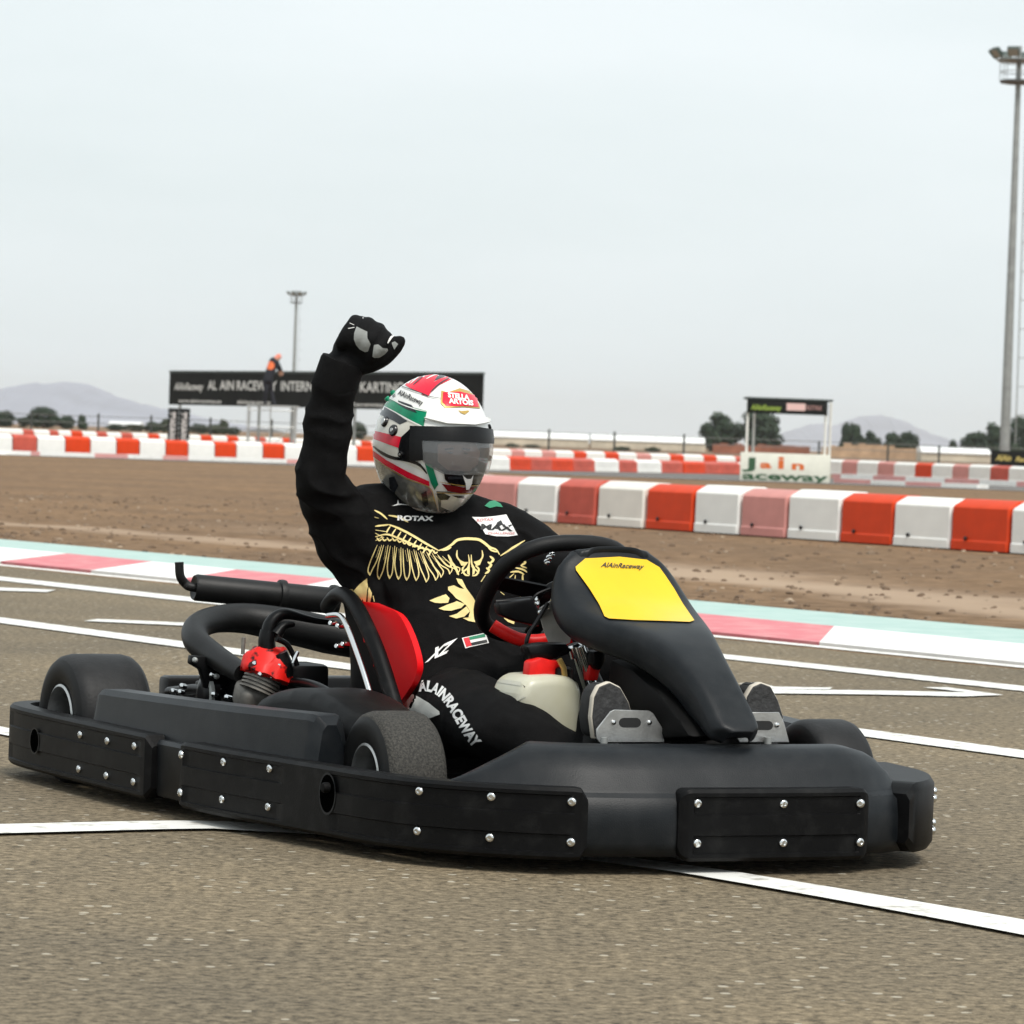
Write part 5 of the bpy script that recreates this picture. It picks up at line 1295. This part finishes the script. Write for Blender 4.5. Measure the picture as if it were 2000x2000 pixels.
# right wing seen through the wheel, line to the shoulder
st([(1148, 478), (1230, 425), (1320, 372)], 12, 0)
decal('gold_shoulder_line', merge(gold), BB, M_gold2, driver, .0022, 7, .04); gold = []
for q in ([(1280, 515), (1325, 520), (1290, 545), (1330, 560)], [(1250, 560), (1300, 570), (1330, 590)], [(1215, 590), (1270, 585), (1310, 605)], [(1240, 600), (1190, 650), (1180, 690), (1210, 715), (1240, 670), (1250, 610)], [(1300, 600), (1300, 650), (1318, 745)], [(1150, 690), (1175, 705)], [(1148, 725), (1175, 745)], [(1275, 720), (1285, 755)]): st(q, 9, 3)
fl([(1170, 905), (1205, 885), (1250, 915), (1240, 948), (1200, 932)]); fl([(1240, 880), (1262, 872), (1300, 905), (1270, 912)])
decal('gold_far_wing_print', merge(gold), BB, M_gold2, driver, .0022, 7, .04); gold = []
# sleeve feathers
fl([(140, 720), (185, 670), (235, 628), (240, 690), (225, 830), (205, 770), (190, 815), (175, 750)]); fl([(100, 700), (140, 705), (150, 735), (110, 725)]); fl([(245, 690), (268, 730), (258, 815), (240, 820)]); st([(275, 750), (285, 790)], 12, 0)
decal('gold_sleeve_print', merge(gold), BB, M_gold2, driver, .0022, 7, .04)
# lettering
wl_ = []
wl_.append(ptext('XZ', S5(632, 1208), (50, -22), (13.5, -25), .05, .25))
decal('suit_initials', merge(wl_), BB, M_wprint, driver, .0024, 7, .04)
decal('suit_lettering', merge([ptext('ROTAX', S5(440, 232), (71, 2.5), (.6, -9.5), .05)]), BB, M_wprint, driver, .0026, 6, .04)
decal('suit_mark', merge([fill([S5(*p) for p in ((402, 136), (440, 122), (445, 92), (452, 120), (535, 132), (470, 128), (425, 134))])]), BB, M_wprint, driver, .0024, 6, .05)
# flag
def fq(a, b, c, d): 
    """sub-rectangle of the flag in its own 0..1 frame"""
    o, e1, e2 = Vector((*S5(912, 1108), 0)), Vector(S5(1065, 1072)+(0,))-Vector(S5(912, 1108)+(0,)), Vector(S5(890, 1045)+(0,))-Vector(S5(912, 1108)+(0,))
    return fill([tuple((o+e1*x+e2*y)[:2]) for x, y in ((a, b), (c, b), (c, d), (a, d))])
decal('flag_patch', fq(-.03, -.06, 1.03, 1.06), BB, M_wprint, driver, .0022, 6)
decal('flag_red', fq(.02, .02, .26, .98), BB, M_rprint, driver, .0032, 6)
decal('flag_green', fq(.26, .66, .98, .98), BB, M_gprint, driver, .0032, 6); decal('flag_black', fq(.26, .02, .98, .34), BB, M_ink, driver, .0032, 6)
# chest patch
decal('chest_patch', fill([S5(*p) for p in ((952, 212), (1030, 214), (1110, 206), (1188, 194), (1225, 260), (1266, 335), (1200, 346), (1120, 345), (1045, 330), (1010, 270))]), BB, M_wprint, driver, .0024, 6)
M_rprint2 = mat('pale_red_print', (.60, .25, .25), .6)
decal('patch_lettering', merge([ptext('MAX', S5(1010, 298), (63, 2), (2, -11), .04), fill([S5(*p) for p in ((1120, 255), (1150, 235), (1165, 262), (1140, 275))])]), BB, M_ink, driver, .0036, 5)
decal('patch_lettering', merge([ptext('ROTAX', S5(985, 246), (33, -2), (.5, -5.5), .03), ptext('CHALLENGE', S5(1060, 332), (52, -.5), (.5, -4.5), .02)]), BB, M_rprint2, driver, .0036, 5)
decal('green_collar_tab', fill([S5(*p) for p in ((1040, 135), (1075, 105), (1110, 98), (1150, 122), (1165, 145), (1120, 140), (1075, 150))]), BB, M_gprint, driver, .0022, 6)
# lettering down the right thigh
tp = crom([S5(*p)+(0,) for p in ((590, 1372), (660, 1370), (735, 1400), (800, 1465), (850, 1540), (895, 1620), (945, 1700), (1000, 1770))], 10)
Vt, Ft, Wt = text2d('ALAINRACEWAY', .045)
cl = [0.]
for i in range(1, len(tp)): cl.append(cl[-1]+(tp[i]-tp[i-1]).length)
def along(s):
    s = max(0, min(s, cl[-1]-1e-3))
    for i in range(len(tp)-1):
        if cl[i+1] >= s:
            t_ = (tp[i+1]-tp[i]).normalized(); return tp[i]+t_*(s-cl[i]), t_
Vp = []
for (x, y) in Vt:
    c, t_ = along(x/Wt*cl[-1]); n_ = Vector((t_.y, -t_.x, 0)); Vp.append(tuple((c+n_*(y*20-10))[:2]))
decal('leg_lettering', (Vp, Ft), BB, M_wprint, driver, .0024, 5)
decal('hip_patch', fill([S5(*p) for p in ((548, 1425), (600, 1450), (660, 1485), (735, 1545), (738, 1565), (640, 1600), (560, 1592), (480, 1570), (472, 1540), (500, 1480))]), BB, mat('white_suit_panel', (.66, .65, .60), .8, bump=.3, bscale=300), driver, .0022, 6)
decal('hip_piping', stroke([S5(*p) for p in ((588, 1270), (578, 1310), (558, 1360), (560, 1390))], 5, 3), BB, M_wprint, driver, .0024, 6)
# glove pads
def GZ(x, y): return (660+x/12.075, 590+y/12.075)
decal('glove_pad', fill([GZ(*p) for p in ((440, 580), (560, 640), (690, 700), (700, 850), (770, 990), (710, 1165), (640, 1175), (520, 1110), (430, 1010), (380, 880), (385, 740))]), BB, M_gpad, driver, .0018, 5)
decal('glove_pad', fill([GZ(*p) for p in ((850, 1010), (950, 1000), (1050, 1080), (1160, 1090), (1180, 1140), (1100, 1230), (980, 1300), (860, 1310), (815, 1280))]), BB, M_gpad, driver, .0018, 5)
decal('glove_pad', fill([GZ(*p) for p in ((1260, 960), (1350, 930), (1420, 990), (1330, 1120))]), BB, M_gpad, driver, .0018, 5)
decal('glove_trim', merge([stroke([GZ(*p) for p in ((1360, 640), (1330, 760), (1240, 850), (1165, 970))], 4.2, 3), stroke([GZ(*p) for p in ((600, 220), (592, 400))], 3, 0), stroke([GZ(*p) for p in ((240, 625), (390, 600))], 3, 0), stroke([GZ(*p) for p in ((280, 500), (380, 545))], 2.4, 0)]), BB, M_wprint, driver, .002, 5)

# ---------------- helmet
HC_ = K(842, 872, u=-.205)
yawH = math.radians(-6); HF = Vector((math.cos(yawH), math.sin(yawH), -.04)).normalized(); HU = Vector((.05, .05, 1)); HU = (HU-HF*HU.dot(HF)).normalized(); HL = HU.cross(HF)
def helmet_mesh():
    vs, fs = [], []; nr, ns = 48, 72
    for i in range(nr+1):
        ph = math.pi*i/nr; z = math.cos(ph); r = math.sin(ph)
        for k in range(ns):
            th = 2*math.pi*k/ns; x, y = math.cos(th)*r, math.sin(th)*r
            # superellipse in section, chin bar pushed forward, nape tucked in
            X, Y, Z = x*.143, y*.121, z*.152
            lowf = max(0, -z)
            if x > 0: X *= 1+.13*lowf*(1-.25*abs(y))
            else: X *= 1-.16*lowf**1.5
            Y *= 1-.06*lowf**1.3
            if z < -.88: Z = -.88*.152+(Z+.88*.152)*.4          # flat neck roll
            X *= 1+.05*(1-abs(z))*(1-abs(y)**2); 
            vs.append(HC_+HF*X+HL*Y+HU*Z)
    for i in range(nr):
        for k in range(ns): fs.append((i*ns+k, (i+1)*ns+k, (i+1)*ns+(k+1) % ns, i*ns+(k+1) % ns))
    bm = bmesh.new(); bv = [bm.verts.new(v) for v in vs]
    for f in fs: bm.faces.new([bv[i] for i in f])
    bmesh.ops.remove_doubles(bm, verts=bm.verts[:], dist=1e-5)
    return bm_to(bm, M_hw, True)
M_hw = mat('helmet_white', (.80, .80, .77), .22, coat=.25, var=.04, vscale=12)
helmet = link('helmet', helmet_mesh(), driver)
HB = bvh_of([helmet])
def HZ_(x, y): return (600+x/3.865, 560+y/3.865)
def hp(name, m, pts, off, ml=6): return decal(name, fill([HZ_(*p) for p in pts]), HB, m, helmet, off, ml, .06)
mr_ = mat('helmet_red', (.72, .008, .035), .25, spec=.3, coat=.15, var=.2, vscale=20); mg_ = mat('helmet_green', (.006, .20, .10), .25, spec=.3, coat=.15, var=.35, vscale=25); md_ = mat('helmet_charcoal', (.018, .020, .024), .25, coat=.2, var=.5, vscale=22); ms_ = mat('helmet_silver', (.22, .225, .215), .25, .55, col2=(.50, .50, .46), vscale=16, coat=.5, thr=(.42, .60), detail=6); mc_ = mat('helmet_cream', (.66, .64, .57), .25, coat=.5, var=.15, vscale=18); mb_ = mat('helmet_black', (.004, .004, .005), .25, coat=.15); mgd = mat('helmet_gold', (.55, .36, .10), .3, .4)
hp('paint_panel', mc_, [(495, 960), (520, 930), (620, 940), (760, 1010), (885, 1060), (800, 1070), (790, 1310), (860, 1345), (890, 1400), (640, 1290), (490, 1200)], .0010)
hp('paint_panel', ms_, [(485, 1285), (600, 1358), (760, 1448), (920, 1508), (960, 1590), (985, 1695), (900, 1690), (700, 1640), (590, 1570), (500, 1430)], .0010)
hp('paint_panel', ms_, [(975, 1540), (1345, 1560), (1300, 1710), (1180, 1740), (1000, 1715)], .0010)
hp('paint_panel', mc_, [(1010, 1560), (1100, 1555), (1250, 1565), (1215, 1710), (1100, 1700), (1010, 1660)], .0016)
hp('paint_panel', md_, [(975, 1560), (1030, 1556), (1080, 1580), (1060, 1605), (1000, 1608)], .0022)
hp('red_panel', mr_, [(698, 718), (770, 682), (900, 645), (990, 650), (985, 690), (900, 778), (860, 800), (780, 768)], .0016)
hp('red_panel', mr_, [(862, 802), (920, 742), (1000, 697), (1080, 675), (1092, 697), (1000, 742), (940, 792), (915, 828), (870, 818)], .0018)
hp('red_panel', mr_, [(1110, 668), (1160, 690), (1235, 738), (1300, 798), (1312, 836), (1262, 805), (1200, 752), (1120, 692)], .0016)
decal('red_panel', merge([stroke([HZ_(*p) for p in q], 2, 3) for q in ([(780, 735), (850, 680), (940, 655)], [(900, 700), (960, 670), (1040, 660)])]), HB, M_hw, helmet, .0024, 6, .06)
hp('green_band', mg_, [(535, 868), (548, 800), (600, 770), (625, 835), (700, 880), (800, 912), (905, 940), (890, 1000), (880, 1055), (800, 1018), (650, 935), (560, 888)], .0016)
hp('charcoal_panel', md_, [(600, 800), (640, 730), (672, 745), (665, 830), (620, 840)], .0024); hp('charcoal_panel', md_, [(690, 860), (790, 895), (830, 955), (750, 925), (690, 890)], .0024)
hp('charcoal_panel', md_, [(515, 935), (535, 880), (640, 935), (760, 1015), (700, 1040), (650, 1010), (540, 960)], .0018)
hp('red_panel', mr_, [(500, 1085), (712, 1135), (692, 1218), (505, 1150)], .0018)
hp('charcoal_panel', mb_, [(712, 1135), (790, 1062), (795, 1310), (700, 1285), (690, 1220)], .0020)
decal('charcoal_panel', stroke([HZ_(*p) for p in ((490, 1195), (560, 1250), (640, 1288), (760, 1310), (850, 1345), (905, 1410))], 6, 4), HB, mb_, helmet, .0022, 6, .06)
hp('red_stripe', mr_, [(484, 1225), (600, 1308), (760, 1395), (920, 1468), (925, 1505), (760, 1443), (600, 1352), (486, 1272)], .0020)
decal('gold_line', merge([stroke([HZ_(*p) for p in ((486, 1278), (600, 1358), (760, 1449), (922, 1511), (960, 1600), (990, 1690))], 1.6, 4), stroke([HZ_(*p) for p in ((975, 1550), (1160, 1560), (1345, 1552))], 1.6, 3), stroke([HZ_(*p) for p in ((970, 1555), (985, 1650))], 1.6, 0), stroke([HZ_(*p) for p in ((1000, 1470), (1180, 1500), (1360, 1490))], 1.6, 3)]), HB, mgd, helmet, .0030, 6, .06)
hp('green_stripe', mg_, [(888, 1330), (942, 1340), (965, 1410), (990, 1490), (962, 1532), (935, 1480)], .0026)
hp('red_stripe', mat('helmet_dark_red', (.16, .008, .01), .25, coat=.5), [(1015, 1485), (1180, 1512), (1345, 1498), (1310, 1550), (1180, 1562), (1060, 1540)], .0020)
hp('chin_vent', mb_, [(1030, 1395), (1200, 1412), (1392, 1388), (1385, 1440), (1362, 1492), (1200, 1506), (1090, 1500), (1040, 1455)], .0024)
hp('vent_bar', md_, [(1060, 1432), (1380, 1425), (1376, 1445), (1062, 1452)], .0032)
hp('vent_trim', M_wprint, [(1168, 1418), (1200, 1448), (1230, 1448), (1248, 1418), (1238, 1480), (1217, 1528), (1195, 1528), (1190, 1480)], .0040)
hp('logo_border', mgd, [(1012, 785), (1060, 800), (1150, 768), (1225, 790), (1285, 815), (1302, 920), (1180, 910), (1040, 914), (1008, 880)], .0020)
hp('logo_shield', mr_, [(1025, 800), (1150, 795), (1275, 825), (1290, 910), (1180, 903), (1050, 905), (1020, 872)], .0030)
decal('logo_lettering', merge([ptext('STELLA', HZ_(1062, 838), (41, 5.5), (-1, -9.5), .05), ptext('ARTOIS', HZ_(1068, 882), (47, 4.5), (-1, -9.5), .05)]), HB, M_hw, helmet, .0042, 5, .06)
decal('logo_scroll', merge([fill([HZ_(*p) for p in ((1135, 930), (1160, 940), (1215, 935), (1222, 942), (1190, 965), (1160, 955))])]), HB, mgd, helmet, .0020, 6, .06)
decal('side_lettering', ptext('AlAinRaceway', HZ_(684, 812), (48, 22), (3, -10), .02, .25), HB, M_ink, helmet, .0020, 6, .06)
# fine liner work over the paint
decal('paint_liner', stroke([HZ_(*p) for p in ((545, 800), (625, 842), (720, 892), (815, 925), (905, 945))], 1.8, 4), HB, M_hw, helmet, .0030, 6, .06)
decal('paint_liner', stroke([HZ_(*p) for p in ((560, 892), (660, 945), (780, 1012), (882, 1060))], 1.8, 4), HB, M_hw, helmet, .0030, 6, .06)
decal('dark_liner', stroke([HZ_(*p) for p in ((668, 712), (700, 745), (780, 778), (862, 806), (930, 832), (1010, 845))], 1.6, 4), HB, md_, helmet, .0030, 6, .06)
decal('dark_liner', stroke([HZ_(*p) for p in ((905, 650), (860, 690), (800, 745))], 2.2, 3), HB, md_, helmet, .0030, 6, .06)
decal('dark_liner', stroke([HZ_(*p) for p in ((1075, 690), (1000, 735), (930, 800))], 2.6, 3), HB, md_, helmet, .0032, 6, .06)
hp('charcoal_panel', md_, [(1000, 650), (1050, 648), (1085, 664), (1010, 690), (960, 712)], .0024)
hp('charcoal_panel', md_, [(620, 1440), (660, 1430), (690, 1500), (660, 1560), (625, 1520)], .0020); hp('charcoal_panel', md_, [(860, 1560), (900, 1540), (915, 1640), (880, 1665)], .0020)
hp('charcoal_panel', md_, [(1090, 1572), (1180, 1576), (1190, 1596), (1130, 1590)], .0026); hp('charcoal_panel', md_, [(1270, 1580), (1320, 1575), (1290, 1690), (1255, 1690)], .0022)
# brow lip, visor, pivots
def shell(name, pts, m, off, thick, ml=5):
    V, Fc = fill([HZ_(*p) for p in pts]); V, Fc = subdivide(V, Fc, ml); P = []
    for (x, y) in V:
        h = HB.ray_cast(CK, rayk(x, y).normalized())
        if h[0] is None:                                   # just off the silhouette: nearest point
            q = CK+rayk(x, y).normalized()*((HC_-CK).length); h = HB.find_nearest(q)
        n = (h[0]-HC_).normalized(); P.append(h[0]+n*off)
    nP = len(P); Q = [p-(p-HC_).normalized()*thick for p in P]; ed = {}
    for f in Fc:
        for i in range(len(f)):
            a_, b_ = f[i], f[(i+1) % len(f)]; ed[(min(a_, b_), max(a_, b_))] = ed.get((min(a_, b_), max(a_, b_)), 0)+1
    F3 = list(Fc)+[tuple(nP+i for i in reversed(f)) for f in Fc]+[(a_, b_, b_+nP, a_+nP) for (a_, b_), c_ in ed.items() if c_ == 1]
    me = me_from(P+Q, F3, m, True); bm = bmesh.new(); bm.from_mesh(me); bmesh.ops.recalc_face_normals(bm, faces=bm.faces); bm.to_mesh(me); bm.free(); sharp(me, 40)
    return link(name, me, helmet)
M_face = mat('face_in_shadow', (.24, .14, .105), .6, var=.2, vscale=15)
hp('eye_port', mb_, [(850, 1150), (1000, 1140), (1250, 1145), (1405, 1170), (1400, 1300), (1385, 1395), (1150, 1408), (1020, 1395), (900, 1335), (870, 1300)], .0012)
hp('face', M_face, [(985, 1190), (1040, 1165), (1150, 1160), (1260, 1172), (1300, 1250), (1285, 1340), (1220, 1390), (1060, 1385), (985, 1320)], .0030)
hp('eyebrow', mb_, [(1035, 1222), (1100, 1212), (1105, 1224), (1040, 1236)], .0040); hp('eyebrow', mb_, [(1165, 1214), (1225, 1224), (1222, 1238), (1165, 1228)], .0040)
hp('eye', mb_, [(1055, 1252), (1080, 1244), (1102, 1254), (1080, 1262)], .0040); hp('eye', mb_, [(1172, 1254), (1194, 1246), (1214, 1258), (1192, 1264)], .0040)
mv = bpy.data.materials.new('visor'); mv.use_nodes = True; tv = mv.node_tree; pv_ = tv.nodes['Principled BSDF']
pv_.inputs['Base Color'].default_value = (.16, .165, .17, 1); pv_.inputs['Roughness'].default_value = .08; pv_.inputs['Alpha'].default_value = .40; pv_.inputs['Specular IOR Level'].default_value = .8; pv_.inputs['Coat Weight'].default_value = .6
visor = shell('visor', [(862, 1158), (1000, 1160), (1150, 1165), (1408, 1185), (1404, 1300), (1388, 1398), (1150, 1412), (1020, 1402), (900, 1338), (868, 1300)], mv, .0085, .002)
shell('visor_strip', [(785, 1060), (1000, 1064), (1250, 1064), (1414, 1092), (1410, 1188), (1150, 1170), (885, 1163), (870, 1165), (878, 1302), (800, 1312), (782, 1300)], mat('visor_black', (.004, .004, .0045), .4, spec=.25), .0100, .004)
shell('brow_lip', [(885, 1000), (1000, 975), (1150, 985), (1300, 1000), (1375, 1000), (1365, 1030), (1250, 1050), (1050, 1040), (930, 1012)], M_hw, .0095, .007)
for (x, y, r, mm) in ((592, 1020, .0095, ms_), (655, 1085, .0100, mb_), (712, 1265, .0055, mb_)):
    h = HB.ray_cast(CK, rayk(*HZ_(x, y)).normalized())
    if h[0] is None: continue
    n = h[1] if h[1].dot(h[0]-HC_) > 0 else -h[1]
    b = lathe('visor_pivot', [(r*1.25, 0), (r*1.25, .003), (r, .006), (r*.5, .0065), (0, .0065)], h[0], n, mb_ if mm is ms_ else mm, helmet, 20)
    lathe('pivot_cap', [(r*.8, .0062), (r*.75, .008), (0, .0085)] if mm is ms_ else [(r*.45, .0062), (r*.4, .008), (0, .0085)], h[0], n, M_brush, b, 16)
for (x, y) in ((1398, 1055), (1408, 1300), (540, 800), (600, 760)):
    q = CK+rayk(*HZ_(x, y)).normalized()*((HC_-CK).length); h = HB.find_nearest(q); n = (h[0]-HC_).normalized()
    lathe('side_stud', [(.006, -.002), (.006, .005), (.004, .007), (0, .007)], h[0], n, mb_ if x > 1000 else mg_, helmet, 12)
# ============================================================ HAZE
hz_ = bpy.data.materials.new('haze'); hz_.use_nodes = True; t = hz_.node_tree; t.nodes.clear()
o_ = t.nodes.new('ShaderNodeOutputMaterial'); pv = t.nodes.new('ShaderNodeVolumePrincipled'); pv.inputs['Color'].default_value = (.97, .985, 1.0, 1); pv.inputs['Density'].default_value = .00007; pv.inputs['Anisotropy'].default_value = .5
t.links.new(pv.outputs[0], o_.inputs['Volume'])
hb = box('haze', (0, 6970, 74.5), (18200, 14200, 151), hz_)
tag(hb, 'pale dusty air over the whole circuit', 'haze', kind='stuff')
